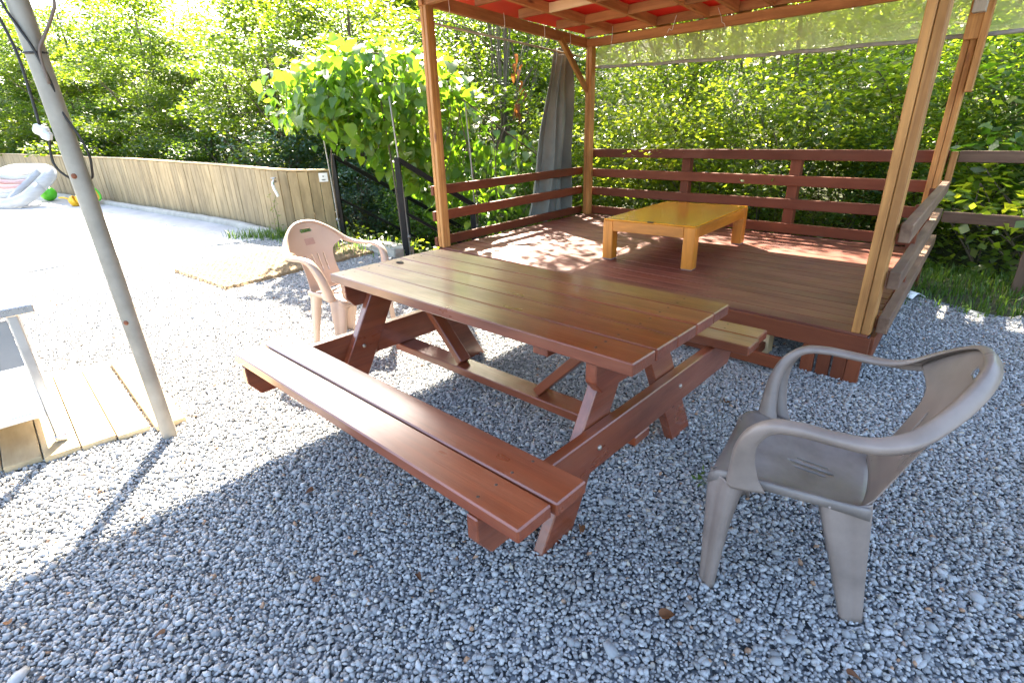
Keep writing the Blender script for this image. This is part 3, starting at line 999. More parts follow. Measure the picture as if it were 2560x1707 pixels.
for xl, xb in ((-.7725, -.8175), (.6805, .7265)):
    for sgn in (-1, 1):
        poly = [(sgn * .585, -.02), (sgn * .405, -.02), (sgn * .022, .672), (sgn * .185, .672)]
        if sgn > 0: poly = poly[::-1]
        prism(pt, 'leg', poly, .043, yzM(xl), M_paint, .004)
    bp = [(-.855, .252), (.855, .252), (.895, .32), (.895, .401), (-.905, .401), (-.905, .32)]
    prism(pt, 'bench_bearer', bp, .045, yzM(xb), M_paint, .004)
    cp_ = [(-.30, .545), (.30, .545), (.345, .595), (.345, .673), (-.345, .673), (-.345, .595)]
    prism(pt, 'top_bearer', cp_, .045, yzM(xb), M_paint, .004)
    for y, z, xx in ((-.31, .335, xl + .025 if xl < 0 else xb + .0255), (.31, .335, xl + .025 if xl < 0 else xb + .0255), (-.14, .60, xl + .025 if xl < 0 else xb + .0255), (.16, .60, xl + .025 if xl < 0 else xb + .0255)):
        bm = lathe([(0, .006), (.006, .005), (.010, .002), (.010, -.004)], 10)
        Mb = Matrix.Translation((xx, y, z)) @ Matrix.Rotation(PI / 2, 4, 'Y')
        link('bolt', bm_mesh('bolt', bm, True), M_bolt, pt, Mb)
board(pt, 'stretcher', (-.84, .003, .229), (.75, .003, .229), .115, .042, M_paint, bev=.004)
board(pt, 'batten', (.50, -.335, .653), (.50, .335, .653), .07, .042, M_paint, bev=.003)
board(pt, 'brace', (.215, .0, .262), (.605, 0, .66), .07, .042, M_paint, upv=(-1, 0, 1), bev=.004)
board(pt, 'brace', (-.30, .0, .262), (-.69, 0, .66), .07, .042, M_paint, upv=(1, 0, 1), bev=.004)
bm = lathe([(0, .0), (.022, .0), (.022, .0012), (0, .0012)], 18)
link('knot_hole', bm_mesh('knot_hole', bm), M_dark, pt, Matrix.Translation((-.785, .0, .7218)) @ Matrix.Diagonal((1.25, .8, 1, 1)))

# ------------------------------------------------------------------ plastic armchairs
def sweep_mesh(name, P, Nn, prof, ws, fs, n=40):
    P = smooth_path(P, n); Nn = smooth_path(Nn, n)
    ws = smooth_path(np.array(ws, float)[:, None], n)[:, 0]; fs = smooth_path(np.array(fs, float)[:, None], n)[:, 0]
    T = np.gradient(P, axis=0); T /= np.linalg.norm(T, axis=1)[:, None]
    Nn = Nn - T * (Nn * T).sum(1)[:, None]; Nn /= np.linalg.norm(Nn, axis=1)[:, None]
    B = np.cross(T, Nn)
    pr = np.array(prof)
    V = P[:, None] + B[:, None] * (pr[None, :, 0] * ws[:, None])[:, :, None] + Nn[:, None] * (pr[None, :, 1] * fs[:, None])[:, :, None]
    k = len(pr)
    F = [(i * k + j, i * k + j + 1, (i + 1) * k + j + 1, (i + 1) * k + j) for i in range(n - 1) for j in range(k - 1)]
    return np_mesh(name, V.reshape(-1, 3), F, smooth=True)

def mir(me, name):
    m2 = me.copy(); m2.name = name
    co = np.empty(len(m2.vertices) * 3, np.float32); m2.vertices.foreach_get('co', co)
    co = co.reshape(-1, 3); co[:, 0] *= -1
    m2.vertices.foreach_set('co', co.ravel()); m2.flip_normals(); m2.update()
    return m2

def solid(o, t=.0042, off=-1.0, sub=False):
    if sub:
        sb = o.modifiers.new('sub', 'SUBSURF'); sb.levels = 1; sb.render_levels = 1
    md = o.modifiers.new('thick', 'SOLIDIFY'); md.thickness = t; md.offset = off
    return o

ARM_P = [(.224, .180, .405), (.238, .176, .46), (.262, .168, .545), (.277, .140, .615), (.284, .088, .660), (.286, .02, .672), (.285, -.06, .670), (.274, -.14, .672),
         (.248, -.210, .697), (.203, -.270, .747), (.139, -.316, .796), (.070, -.341, .826), (-.001, -.349, .834)]
ARM_N = [(.30, .95, .05), (.28, .95, .1), (.22, .92, .25), (.12, .72, .68), (.06, .28, .95), (.04, .05, 1), (.06, 0, 1), (.16, -.06, .98),
         (.38, -.30, .86), (.48, -.52, .70), (.40, -.68, .62), (.2, -.78, .60), (0, -.80, .60)]
ARM_PROF = [(o_ - .010, n_) for o_, n_ in [(-.027, -.030), (-.0275, -.010), (-.025, -.002), (-.019, .001), (0, .0025), (.019, .001), (.025, -.002), (.0275, -.010), (.028, -.022)]]
LEG_PROF = [(-.5, -.52), (-.505, -.2), (-.47, -.05), (-.36, .0), (-.12, .012), (-.10, .0), (.10, .0), (.12, .012), (.36, .0), (.47, -.05), (.505, -.2), (.5, -.52)]

def seat_mesh():
    xs = sorted(set([round(v, 4) for v in np.linspace(-1, 1, 25)] + [-.155, -.13, -.0125, .0125, .13, .155]))
    ys = sorted(set([round(v, 4) for v in np.linspace(-.175, .240, 19)] + [-.075, .028, -.06, .045]))
    V, F = [], []
    def P(u, y):
        f = (y + .175) / .415
        w = (.160 + (.222 - .160) * f ** .8) * (1 - .10 * max(0, (f - .84) / .16) ** 2)
        z = .397 + .020 * f - .030 * (1 - u * u) * (1 - .55 * f) - .030 * max(0, (f - .86) / .14) ** 2
        z += .006 * max(0, abs(u) - .85) / .15
        return (u * w, y, z)
    for y in ys:
        for u in xs: V.append(P(u, y))
    nx_ = len(xs)
    for j in range(len(ys) - 1):
        for i in range(nx_ - 1):
            uc = (xs[i] + xs[i + 1]) / 2; yc = (ys[j] + ys[j + 1]) / 2; wdt = xs[i + 1] - xs[i]
            if wdt < .03 and ((abs(uc) < .0125 and -.075 < yc < .045) or (.13 < abs(uc) < .155 and -.06 < yc < .028)): continue
            F.append((j * nx_ + i, j * nx_ + i + 1, (j + 1) * nx_ + i + 1, (j + 1) * nx_ + i))
    # lips turned down round the rim
    rim = [j * nx_ for j in range(len(ys))] + [(len(ys) - 1) * nx_ + i for i in range(1, nx_)] + [j * nx_ + nx_ - 1 for j in range(len(ys) - 2, -1, -1)] + [i for i in range(nx_ - 2, 0, -1)]
    n0 = len(V); R = len(rim)
    for dz, sc in ((-.008, 1.02), (-1, 1.03)):
        for q in rim:
            x, y, z = V[q]
            if dz == -1:
                g_ = abs((y + .175) / .407 * 2 - 1) if abs(x) > .155 else abs(x) / .2
                d_ = -(.026 + .012 * min(1, g_) ** 4)
            else: d_ = dz
            V.append((x * sc, .03 + (y - .03) * (1 + (sc - 1) * .8), z + d_))
    for i in range(R):
        j = (i + 1) % R
        F.append((rim[i], rim[j], n0 + j, n0 + i)); F.append((n0 + i, n0 + j, n0 + R + j, n0 + R + i))
    return np_mesh('seat', V, F, smooth=True)

def back_mesh():
    zs = sorted(set(list(np.round(np.linspace(.388, .829, 46), 4)) + [.762, .786]))
    nu = 43
    us = np.linspace(-1, 1, nu)
    V, F = [], []
    HZ = [.388, .44, .50, .56, .60, .630, .655, .676, .69, .715, .74, .765, .79, .81, .822, .829]
    HW = [.150, .140, .133, .133, .138, .148, .172, .215, .242, .226, .203, .177, .142, .104, .070, .030]
    for z in zs:
        hw = float(np.interp(z, HZ, HW)) 
        y0 = float(np.interp(z, [.388, .42, .5, .6, .7, .8, .83], [-.165, -.190, -.224, -.262, -.300, -.335, -.345]))
        c = float(np.interp(z, [.39, .55, .69, .80, .83], [.5, .9, 1.05, .9, .7]))
        for u in us:
            x = u * hw
            V.append((x, y0 + c * x * x, z))
    for j in range(len(zs) - 1):
        zc = (zs[j] + zs[j + 1]) / 2
        hw = float(np.interp(zc, HZ, HW))
        for i in range(nu - 1):
            x = (us[i] + us[i + 1]) / 2 * hw
            if .762 < zc < .786 and abs(x) < .045: continue
            if .50 < zc < .615:
                sl = (us[i] + us[i + 1]) / 2
                if any(abs(sl - q) < .024 for q in (-.50, -.17, .17, .50)): continue
            F.append((j * nu + i, j * nu + i + 1, (j + 1) * nu + i + 1, (j + 1) * nu + i))
    return np_mesh('backrest', V, F, smooth=True)

M_seat = plain('shaded_taupe_plastic', (.205, .170, .148), .42, 0, .30, 9, .08)  # darker tone puts the seat's shade into the plastic colour
def make_chair(label):
    ch = thing('plastic_armchair', label, 'chair', (0, 0, 0), 0, 'plastic armchairs')
    solid(link('seat', seat_mesh(), M_seat, ch), .004, -1)
    solid(link('backrest', back_mesh(), M_chair, ch), .004, 0)
    am = sweep_mesh('armrest', ARM_P, ARM_N, ARM_PROF, [1.0, .85, .76, .72, .70, .70, .70, .70, .72, .74, .76, .78, .78], [3.2, 2.3, 1.7, 1.3, .85, .7, .7, .75, .8, .85, .9, .9, .9], 72)
    solid(link('armrest', am, M_chair, ch), .004, 0)
    solid(link('armrest', mir(am, 'armrest'), M_chair, ch), .004, 0)
    fl = sweep_mesh('leg', [(.218, .203, .400), (.228, .208, .34), (.240, .208, .20), (.258, .204, .0)], [(.80, .60, 0)] * 4, LEG_PROF, [.104, .096, .070, .046], [.080, .078, .058, .040], 24)
    rl = sweep_mesh('leg', [(.166, -.124, .396), (.168, -.136, .34), (.167, -.168, .18), (.165, -.205, .0)], [(.93, -.36, 0)] * 4, LEG_PROF, [.128, .118, .086, .054], [.085, .085, .065, .045], 24)
    for q in (fl, rl):
        solid(link('leg', q, M_chair, ch), .004, 0)
        solid(link('leg', mir(q, 'leg'), M_chair, ch), .004, 0)
    return ch
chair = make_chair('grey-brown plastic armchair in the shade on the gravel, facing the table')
chair.location = (.749 + .819 * .2, 1.488 - .574 * .2, -.002)
chair.rotation_euler = (0, 0, math.atan2(.574, -.819) - PI / 2)
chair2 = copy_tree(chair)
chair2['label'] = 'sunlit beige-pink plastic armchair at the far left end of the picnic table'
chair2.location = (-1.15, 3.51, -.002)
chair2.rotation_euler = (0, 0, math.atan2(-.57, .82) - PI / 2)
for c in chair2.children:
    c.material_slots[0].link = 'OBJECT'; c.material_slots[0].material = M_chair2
M_patch = plain('rough_pink_patch', (.40, .24, .19), .6, 0, .1, 30)
Mp = Matrix.Translation((.0, -.2962, .70)) @ Matrix.Rotation(.355, 4, 'X')
link('moulded_patch', bm_mesh('moulded_patch', box_bm(.075, .003, .045, .0005)), M_patch, chair2, Mp)

# ------------------------------------------------------------------ leaning metal pole and its cables
pole = thing('metal_pole', 'leaning grey metal pole standing on the gravel at the left', 'pole', (-1.743, 2.299, 0))
pdx = -.0276
tube(pole, 'shaft', [(0, 0, -.1), (pdx * .6, 0, .6), (pdx * 1.25, .003, 1.25), (pdx * 2, 0, 2.0), (pdx * 2.75, 0, 2.75)], [.0335, .034, .035, .036, .036], M_galv, 20, 30)
for z in (.62, 1.26):
    bm = lathe([(0, .005), (.008, .004), (.011, 0), (.011, -.004)], 10)
    link('rust_screw', bm_mesh('rust_screw', bm, True), plain('rust', (.22, .07, .03), .8), pole, Matrix.Translation((pdx * z + .004, -.0345, z)) @ Matrix.Rotation(PI / 2, 4, 'X'))
tube(pole, 'tie_band', [(pdx * 1.71 + .0375 * math.cos(a), .0375 * math.sin(a), 1.71 + .003 * math.sin(a)) for a in np.linspace(0, 2 * PI, 25)], .004, M_cable, 6)
tube(pole, 'tie_end', [(pdx * 1.71 - .02, -.036, 1.712), (pdx * 1.71 - .03, -.046, 1.722)], .004, M_cable, 6)
def wire(name, label, pts, r, mat, loc, n=40, cat='cable'):
    t_ = thing(name, label, cat, loc)
    tube(t_, 'lead', [np.array(p) - np.array(loc) for p in pts], r, mat, 8, n)
    return t_
w1 = wire('electric_cable', 'black cable hanging from above down to the white plug left of the pole', [(-1.96, 2.34, 2.7), (-1.93, 2.32, 2.2), (-1.907, 2.3, 1.887), (-1.883, 2.3, 1.824), (-1.863, 2.3, 1.708), (-1.864, 2.3, 1.572), (-1.870, 2.3, 1.455)], .0055, M_cable, (-1.87, 2.3, 1.45))
plug = link('plug', bm_mesh('plug', box_bm(.052, .034, .040, .008)), M_white, w1, Matrix.Rotation(.45, 4, 'Y') @ Matrix.Translation((.006, 0, -.012)))
pin_ = link('connector', bm_mesh('connector', box_bm(.036, .030, .034, .007)), M_white, w1, Matrix.Rotation(.45, 4, 'Y') @ Matrix.Translation((.030, -.004, -.022)))
wire('electric_cable', 'black cable running down the pole and looping round it near the fence top',
     [(-1.86, 2.30, 2.6), (-1.842, 2.27, 2.1), (-1.827, 2.262, 1.885), (-1.795, 2.258, 1.797), (-1.768, 2.260, 1.73), (-1.756, 2.268, 1.66), (-1.757, 2.285, 1.59), (-1.765, 2.29, 1.53), (-1.752, 2.29, 1.49), (-1.728, 2.3, 1.416), (-1.718, 2.31, 1.341), (-1.739, 2.33, 1.282),
      (-1.765, 2.345, 1.245), (-1.81, 2.33, 1.238), (-1.839, 2.31, 1.259), (-1.863, 2.3, 1.30), (-1.863, 2.3, 1.354), (-1.848, 2.298, 1.400), (-1.838, 2.298, 1.425)], .0050, M_cable, (-1.76, 2.3, 1.25), 90)
wire('electric_cable', 'brown cable coming down to the black tie on the pole', [(-1.66, 2.30, 2.6), (-1.655, 2.30, 2.1), (-1.659, 2.3, 1.894), (-1.681, 2.296, 1.833), (-1.723, 2.28, 1.762), (-1.752, 2.268, 1.705), (-1.753, 2.268, 1.60)], .0058, M_cable2, (-1.75, 2.27, 1.6), 40)

# ------------------------------------------------------------------ plank walkway and steel table at the left
walk = thing('plank_walkway', 'short walkway of sun-bleached planks lying on the gravel at the left', 'walkway', (-1.74, 2.44, 0))
we, wp = np.array([-.695, .718]), np.array([-.718, -.695])
o_ = .0
for i in range(9):
    wd = .136
    st = we * (.0 + .026 * i + random.uniform(-.012, .012)) + wp * (o_ + wd / 2)
    en = st + we * (1.20 + random.uniform(-.03, .03))
    o_ += wd + (.020 if i == 0 else .006)
    board(walk, 'plank', (st[0], st[1], .014), (en[0], en[1], .014), wd, .030, M_plank, bev=.003)
for a_ in (.15, .95):
    q = we * a_
    board(walk, 'bearer', (q[0], q[1], -.02), (q[0] + wp[0] * 1.2, q[1] + wp[1] * 1.2, -.02), .05, .03, M_plank)

stb = thing('steel_table', 'stainless steel table with a lower shelf, cut off by the left edge', 'table', (-2.195, 2.245, .03), math.atan2(.718, -.695))
# local x runs back along the long side, local y runs away to the left
SL, SW, SHT = 1.17, .65, .70
for x in (.03, SL - .03):
    for y in (.03, SW - .03):
        board(stb, 'leg', (x, y, .0), (x, y, SHT - .041), .040, .040, M_steel, upv=(1, 0, 0), bev=.006)
        board(stb, 'foot', (x, y, .0), (x, y, .035), .048, .048, M_steel, upv=(1, 0, 0), bev=.006)
board(stb, 'shelf', (.055, SW / 2, .150), (SL - .055, SW / 2, .150), SW - .01, .036, M_steel, bev=.004)
board(stb, 'tabletop', (-.05, SW / 2, SHT - .02), (SL + .05, SW / 2, SHT - .02), SW + .10, .040, M_steel, bev=.004)
board(stb, 'side_panel', (.030, .052, .52), (.030, SW - .052, .52), .010, .22, M_panel, bev=.001)
cook = thing('gas_cooker', 'dark cooker edge standing on the steel table at the left frame edge', 'cooker', (-2.195 - .72 * .45 - .2, 2.245 - .69 * .45 + .2, .03 + SHT), math.atan2(.718, -.695))
board(cook, 'body', (-.14, 0, .035), (.14, 0, .035), .30, .07, M_black, bev=.008)
for y in (-.06, .06):
    bm = lathe([(.05, .0), (.055, .012), (.03, .014), (0, .014)], 20)
    link('burner', bm_mesh('burner', bm, True), M_steel, cook, Matrix.Translation((0, y, .07)))
tube(cook, 'control_knob', [(-.14, .05, .035), (-.165, .05, .035)], .018, M_black, 12)

# ------------------------------------------------------------------ woven rope mat
def mat_mesh():
    c0 = np.array([-2.782, 4.98]); ex = np.array([-3.784, 5.813]) - c0; ey = np.array([-1.637, 6.518]) - c0
    W_, L_ = np.linalg.norm(ex), np.linalg.norm(ey)
    ex /= W_; ey /= L_
    na, nb_ = 200, 270
    A = np.linspace(-.01, 1.01, na); B = np.linspace(-.005, 1.005, nb_)
    AA, BB = np.meshgrid(A * W_, B * L_, indexing='ij')
    row = .058; knot = .075
    r = AA / row; k = BB / knot + .5 * (np.floor(r) % 2) + .12 * np.sin(r * 2.3)
    hh = np.abs(np.sin(PI * r)) ** .6 * (.55 + .45 * np.abs(np.sin(PI * k + (r % 1) * 1.4)) ** .7)
    Z = .006 + .020 * hh + .002 * RNG.normal(size=hh.shape)
    edge = np.minimum(np.minimum(A, 1 - A)[:, None] * W_, np.minimum(B, 1 - B)[None, :] * L_)
    Z = np.where(edge < 0.002, -.004, Z)
    wob = .010 * np.sin(BB * 9) + .006 * np.sin(BB * 31)
    PX = c0[0] + ex[0] * (AA + wob) + ey[0] * (BB + .008 * np.sin(AA * 40))
    PY = c0[1] + ex[1] * (AA + wob) + ey[1] * (BB + .008 * np.sin(AA * 40))
    I = np.arange(na * nb_).reshape(na, nb_)
    F = np.stack([I[:-1, :-1], I[1:, :-1], I[1:, 1:], I[:-1, 1:]], -1).reshape(-1, 4)
    return np_mesh('rope_mat', np.stack([PX, PY, Z + .012], -1).reshape(-1, 3), F, smooth=True)
tag(link('rope_mat', mat_mesh(), M_coir), 'woven straw-coloured rope mat lying on the gravel behind the sunlit chair', 'mat')

# ------------------------------------------------------------------ pool float, ball and sand bucket by the fence
fl_ = thing('pool_float', 'white and pink inflatable pool lounger lying before the fence at left', 'pool float', (-11.9, 13.25, .0), math.radians(-22))
def oval(rx, ry, n=48, z=.0, tilt=0):
    P = []
    for a in np.linspace(0, 2 * PI, n):
        ca, sa = math.cos(a), math.sin(a)
        x = rx * np.sign(ca) * abs(ca) ** .55; y = ry * np.sign(sa) * abs(sa) ** .55
        P.append((x, y, z + y * tilt))
    return P
tilt = .72
tube(fl_, 'rim_tube', oval(1.02, .50, 56, .44, tilt), .135, M_float, 14)
for k, y in enumerate((-.26, -.13, 0, .13, .26)):
    tube(fl_, 'air_tube', [(-.92, y, .44 + y * tilt), (-.2, y, .41 + y * tilt), (.42, y, .44 + y * tilt)], .068, M_floatp if k in (2, 3) else M_float, 10, 14)
tube(fl_, 'cross_tube', [(.45, -.42, .44 - .42 * tilt), (.40, 0, .43), (.45, .42, .44 + .42 * tilt)], .075, M_float, 10, 14)
bm = lathe([(0, -.215), (.08, -.2), (.155, -.15), (.2, -.08), (.215, 0), (.2, .08), (.155, .15), (.08, .2), (0, .215)], 24)
ball_s = .82
ball = thing('green_ball', 'bright green ball lying behind the white pool float', 'ball', (-11.75, 14.0, .215))
ball.scale = (ball_s,) * 3; ball.location.z = .215 * ball_s
link('shell', bm_mesh('shell', bm, True), M_green, ball)
tube(ball, 'valve', [(.1, -.13, .13), (.108, -.14, .142)], .014, M_white, 8)
bk = thing('toy_bucket', 'yellow toy bucket with green rim lying on its side by the fence', 'bucket', (-9.72, 12.62, .24), 0)
bk.scale = (.88, .88, .88); bk.location.z = .215
bk.rotation_euler = (math.radians(20), math.radians(62), math.radians(20))
bm = lathe([(0, -.24), (.15, -.24), (.16, -.23), (.215, .15), (.205, .15), (.150, -.22), (0, -.22)], 28)
link('pail', bm_mesh('pail', bm, True), M_yellow, bk)
bm = lathe([(.214, .14), (.236, .145), (.238, .185), (.205, .187), (.204, .15)], 28)
link('rim', bm_mesh('rim', bm, True), M_green, bk)
sc_ = thing('toy_scoop', 'small yellow toy scoop lying in front of the yellow bucket', 'toy', (-10.05, 12.6, .10), .4)
bm = lathe([(0, -.09), (.09, -.07), (.13, 0), (.135, .06), (.125, .06), (.12, .005), (.08, -.055), (0, -.075)], 20)
link('bowl', bm_mesh('bowl', bm, True), M_yellow, sc_, Matrix.Rotation(1.1, 4, 'Y'))
tube(sc_, 'handle', [(-.05, 0, .05), (-.16, 0, .10), (-.26, 0, .11)], .018, M_yellow, 8, 8)

# ------------------------------------------------------------------ stair handrails and arbor rods
hd = np.array([.79, .61])
def handrail(label, base, length, posts, zdrop):
    h = thing('stair_handrail', label, 'handrail', (base[0], base[1], 0), 0, 'black steel stair handrails')
    e = hd * length
    board(h, 'top_rail', (0, 0, 1.10), (e[0], e[1], 1.10 - .61 * length), .060, .055, M_black)
    for d, low in posts:
        q = hd * d
        board(h, 'post', (q[0], q[1], low), (q[0], q[1], 1.118 - .61 * d - (.018 if d else 0)),   .064, .064, M_black, upv=(1, 0, 0))
    board(h, 'lower_rail', (hd[0] * .03, hd[1] * .03, .50), (e[0], e[1],   .50 - .61 * length), .036, .036, M_black)
    return h
handrail('black steel handrail starting at the right end of the plank fence', (-2.465, 7.907), 2.5, ((0, -.4), (1.07, -1.3), (2.45, -1.5)), .6)
handrail('black steel handrail nearest the front left pavilion post', (-1.246, 6.335), 1.05, ((0, -.1), (1.0, -.9)), .6)
for lb, (x, y), t_ in (('thin grey rod rising beside the nearer handrail post', (-1.20, 6.33), 1.75), ('thin grey rod rising from the fence-side handrail post', (-2.50, 7.86), 1.8), ('thin grey rod at the lower end of the nearer handrail', (-.42, 6.96), 1.7)):
    rd = thing('arbor_rod', lb, 'rod', (x, y, 0), 0, 'thin grey rods holding up the vine')
    tube(rd, 'rod', [(0, 0, -.3), (-.02, .0, t_ * .5), (-.06, 0, t_)], .010, M_thin, 8, 8)
    tube(rd, 'clamp', [(-.03, -.0, .22), (.02, -.0, .22)], .020, M_thin, 8)
slab = thing('stone_step', 'rough grey stone step at the top of the stair beside the handrail', 'step', (-1.55, 6.55, .0), -.7)
bm = box_bm(.75, .30, .12, .02)
bmesh.ops.subdivide_edges(bm, edges=bm.edges[:], cuts=3, use_grid_fill=True)
for v in bm.verts: v.co += Vector((random.uniform(-1, 1), random.uniform(-1, 1), random.uniform(-1, 1))) * .008
link('slab', bm_mesh('slab', bm), M_concl, slab, Matrix.Translation((0, 0, .03)))

# ------------------------------------------------------------------ vegetation
def leaf_quads(rng, pos, size, tone, tilt=.55, droop=.15, wr=.55):
    """one folded rhombus blade per position; returns V (n*4,3), F (n,4)"""
    n = len(pos)
    az = rng.uniform(0, 2 * PI, n)
    pitch = rng.normal(-droop, tilt * .6, n)
    d = np.stack([np.cos(az) * np.cos(pitch), np.sin(az) * np.cos(pitch), np.sin(pitch)], -1)
    roll = rng.normal(0, tilt, n)
    side0 = np.stack([-np.sin(az), np.cos(az), np.zeros(n)], -1)
    nr0 = np.cross(d, side0)
    side = side0 * np.cos(roll)[:, None] + nr0 * np.sin(roll)[:, None]
    nr = np.cross(d, side)
    Ls = size * rng.uniform(.65, 1.35, n)
    L1 = Ls[:, None]
    up_ = -nr * L1 * .10
    a = pos
    b = pos + d * L1 * .45 + side * L1 * wr * .5 + up_
    c = pos + d * L1 - nr * 0 + np.array([0, 0, -1]) * L1 * .12
    e = pos + d * L1 * .45 - side * L1 * wr * .5 + up_
    V = np.stack([a, b, c, e], 1).reshape(-1, 3)
    return V, np.arange(4 * n).reshape(n, 4)

def crown(rng, centres, crad, per, size, flat=.35, tilt=.5, droop=.15, wr=.55):
    P, T = [], []
    for c, r in zip(centres, crad):
        k = max(6, int(per * (r / np.mean(crad)) ** 2))
        q = rng.normal(0, 1, (k, 3)); q /= np.linalg.norm(q, axis=1)[:, None]
        q *= (rng.random(k) ** .45)[:, None] * r
        q[:, 2] *= flat
        q[:, 2] -= .25 * flat * (q[:, 0] ** 2 + q[:, 1] ** 2) / max(r, .01)
        P.append(c + q); T.append(np.clip(rng.normal(rng.uniform(.25, .7), .17, k), 0, 1))
    P = np.vstack(P); T = np.concatenate(T)
    V, F = leaf_quads(rng, P, size, T, tilt, droop, wr)
    return V, F, T

def branchy(rng, base, centres, r0, nlimb, stems=1, lean=.25):
    """stem(s) from the base with limbs running to clump centres"""
    lst = []
    top = centres[np.argmax(centres[:, 2])]
    for s in range(stems):
        tgt = top if s == 0 else centres[rng.integers(len(centres))]
        ang = rng.uniform(0, 2 * PI)
        mid = base * .5 + tgt * .5 + np.array([math.cos(ang), math.sin(ang), 0]) * lean * rng.uniform(.3, 1)
        b0 = base + np.array([math.cos(ang), math.sin(ang), 0]) * .08 * s
        P = smooth_path([b0, b0 * .7 + mid * .3 + rng.normal(0, .05, 3), mid, tgt], 12)
        lst.append((P, np.linspace(r0 * (1 if s == 0 else .75), r0 * .2, 12)))
    for _ in range(nlimb):
        P0, R0 = lst[rng.integers(stems)]
        k = rng.integers(3, 10)
        c = centres[rng.integers(len(centres))]
        if c[2] < P0[k][2] - .3: continue
        m_ = (P0[k] + c) / 2 + rng.normal(0, .12, 3) + np.array([0, 0, .1])
        lst.append((smooth_path([P0[k], m_, c], 7), np.linspace(R0[k] * .6, .006, 7)))
    return lst

def crown_centres(rng, n, rx, rz, zc, low=.0):
    out = []
    while len(out) < n:
        q = rng.uniform(-1, 1, 3)
        rr2 = np.linalg.norm(q)
        if rr2 > 1 or rr2 < .30: continue
        wob = 1 + .18 * math.sin(3 * math.atan2(q[1], q[0]) + q[2] * 2)
        z = zc + q[2] * rz
        if z < low: continue
        out.append((q[0] * rx * wob, q[1] * rx * wob, z))
    return np.array(out)

def tree_meshes(seed, H, rx, nclump, per, size, low=.3, flat=.35, nlimb=26, stems=1, r0=.11, tilt=.5, name='crown'):
    rng = np.random.default_rng(seed)
    C_ = crown_centres(rng, nclump, rx, (H - low) / 2, (H + low) / 2, low)
    V, F, T = crown(rng, C_, rng.uniform(.35, .75, nclump) * (rx / 2.0) ** .5, per, size, flat, tilt)
    cm_ = np_mesh(name, V, F, T)
    tm_ = tubes_mesh('trunk', branchy(rng, np.array([0, 0, -.4]), C_, r0, nlimb, stems), 6)
    return tm_, cm_

# every kind of tree is built once, then placed
KINDS = {
    'wood': [tree_meshes(21, 6.0, 2.3, 110, 260, .085, .1), tree_meshes(22, 5.2, 2.1, 100, 270, .074, .05), tree_meshes(23, 6.8, 2.5, 112, 250, .105, .2)],
    'open': [tree_meshes(31, 5.2, 1.7, 40, 120, .075, 1.4, .4, 26, 3, .040), tree_meshes(32, 6.0, 1.9, 42, 120, .08, 1.8, .4, 26, 2, .045)],
    'shade': [tree_meshes(33, 6.2, 1.8, 64, 120, .095, 1.9, .4, 30, 2, .06)],
}
def place_tree(kind, var, x, y, scale, label, group, mat=M_leaf_tree, cat='tree', rot=None, dz=0, name='tree'):
    tm_, cm_ = KINDS[kind][var % len(KINDS[kind])]
    z = float(ground_z(np.array([x]), np.array([y]))[0]) + dz
    t = thing(name, label, cat, (x, y, z), random.uniform(0, 6.28) if rot is None else rot, group)
    t.scale = (scale * random.uniform(.92, 1.1), scale * random.uniform(.92, 1.1), scale)
    link('trunk', tm_, M_bark, t)
    o = link('crown', cm_, None, t)
    if len(cm_.materials) == 0: cm_.materials.append(mat)
    o.material_slots[0].link = 'OBJECT'; o.material_slots[0].material = mat
    return t

# wood beyond the plank fence (left)
WOOD = [(-15.8, 21.5, 1.15, 'tree at the far left of the wood, behind the pool float'), (-12.8, 19.3, 1.0, 'tree behind the fence stretch right of the pool float'),
        (-10.2, 17.0, .92, 'tree behind the fence stretch with the yellow bucket'), (-8.2, 15.6, .90, 'tree behind the fence just right of the metal pole'),
        (-6.5, 14.2, .86, 'tree behind the middle of the plank fence'), (-4.9, 13.3, .86, 'tree behind the fence left of the water tap'),
        (-3.2, 12.7, .88, 'tree rising behind the fence end and the bluish shrubs'), (-1.6, 12.4, .92, 'tree directly behind the top of the climbing vine')]
WOOD2 = [(-19.5, 23.5, 1.15, 'at the left frame edge above the float'), (-26, 29, 1.4, 'beyond the left frame edge'), (-21, 33, 1.45, 'farthest back at the upper left corner'), (-16.2, 26.5, 1.15, 'above the pole at upper left'),
         (-12.6, 23.5, 1.12, 'just right of the pole top'), (-9.4, 21.0, 1.12, 'above the middle of the fence'), (-6.6, 19.0, 1.12, 'above the tap stretch of the fence'), (-4.0, 17.4, 1.14, 'above the left end of the vine'),
         (-1.4, 16.6, 1.2, 'above the top of the vine'), (1.2, 15.6, 1.2, 'behind the front left pavilion post'), (-9.5, 30, 1.4, 'farthest back above the middle of the fence'), (-4.5, 26, 1.4, 'farthest back above the fence end'), (0.5, 23, 1.3, 'farthest back behind the left pavilion rail'),
         (-14.2, 21.5, 1.0, 'filling the gap right of the pole at mid height'), (-18.0, 24.6, 1.2, 'left of the pole top'), (-15, 32, 1.5, 'farthest back above the pole'), (-22.5, 26.5, 1.3, 'at the left edge, second row')]
for i, (x, y, s, lb) in enumerate(WOOD):
    place_tree('wood', i, x, y, s * 1.05, 'small-leaved ' + lb, 'trees beyond the plank fence', (M_leaf_tree, M_leaf_deep, M_leaf_tree)[i % 3])
for i, (x, y, s, lb) in enumerate(WOOD2):
    place_tree('wood', i + 1, x, y, s * 1.08, 'tall tree deep in the wood, ' + lb, 'tall trees deep in the wood', (M_leaf_deep, M_leaf_tree)[i % 2])
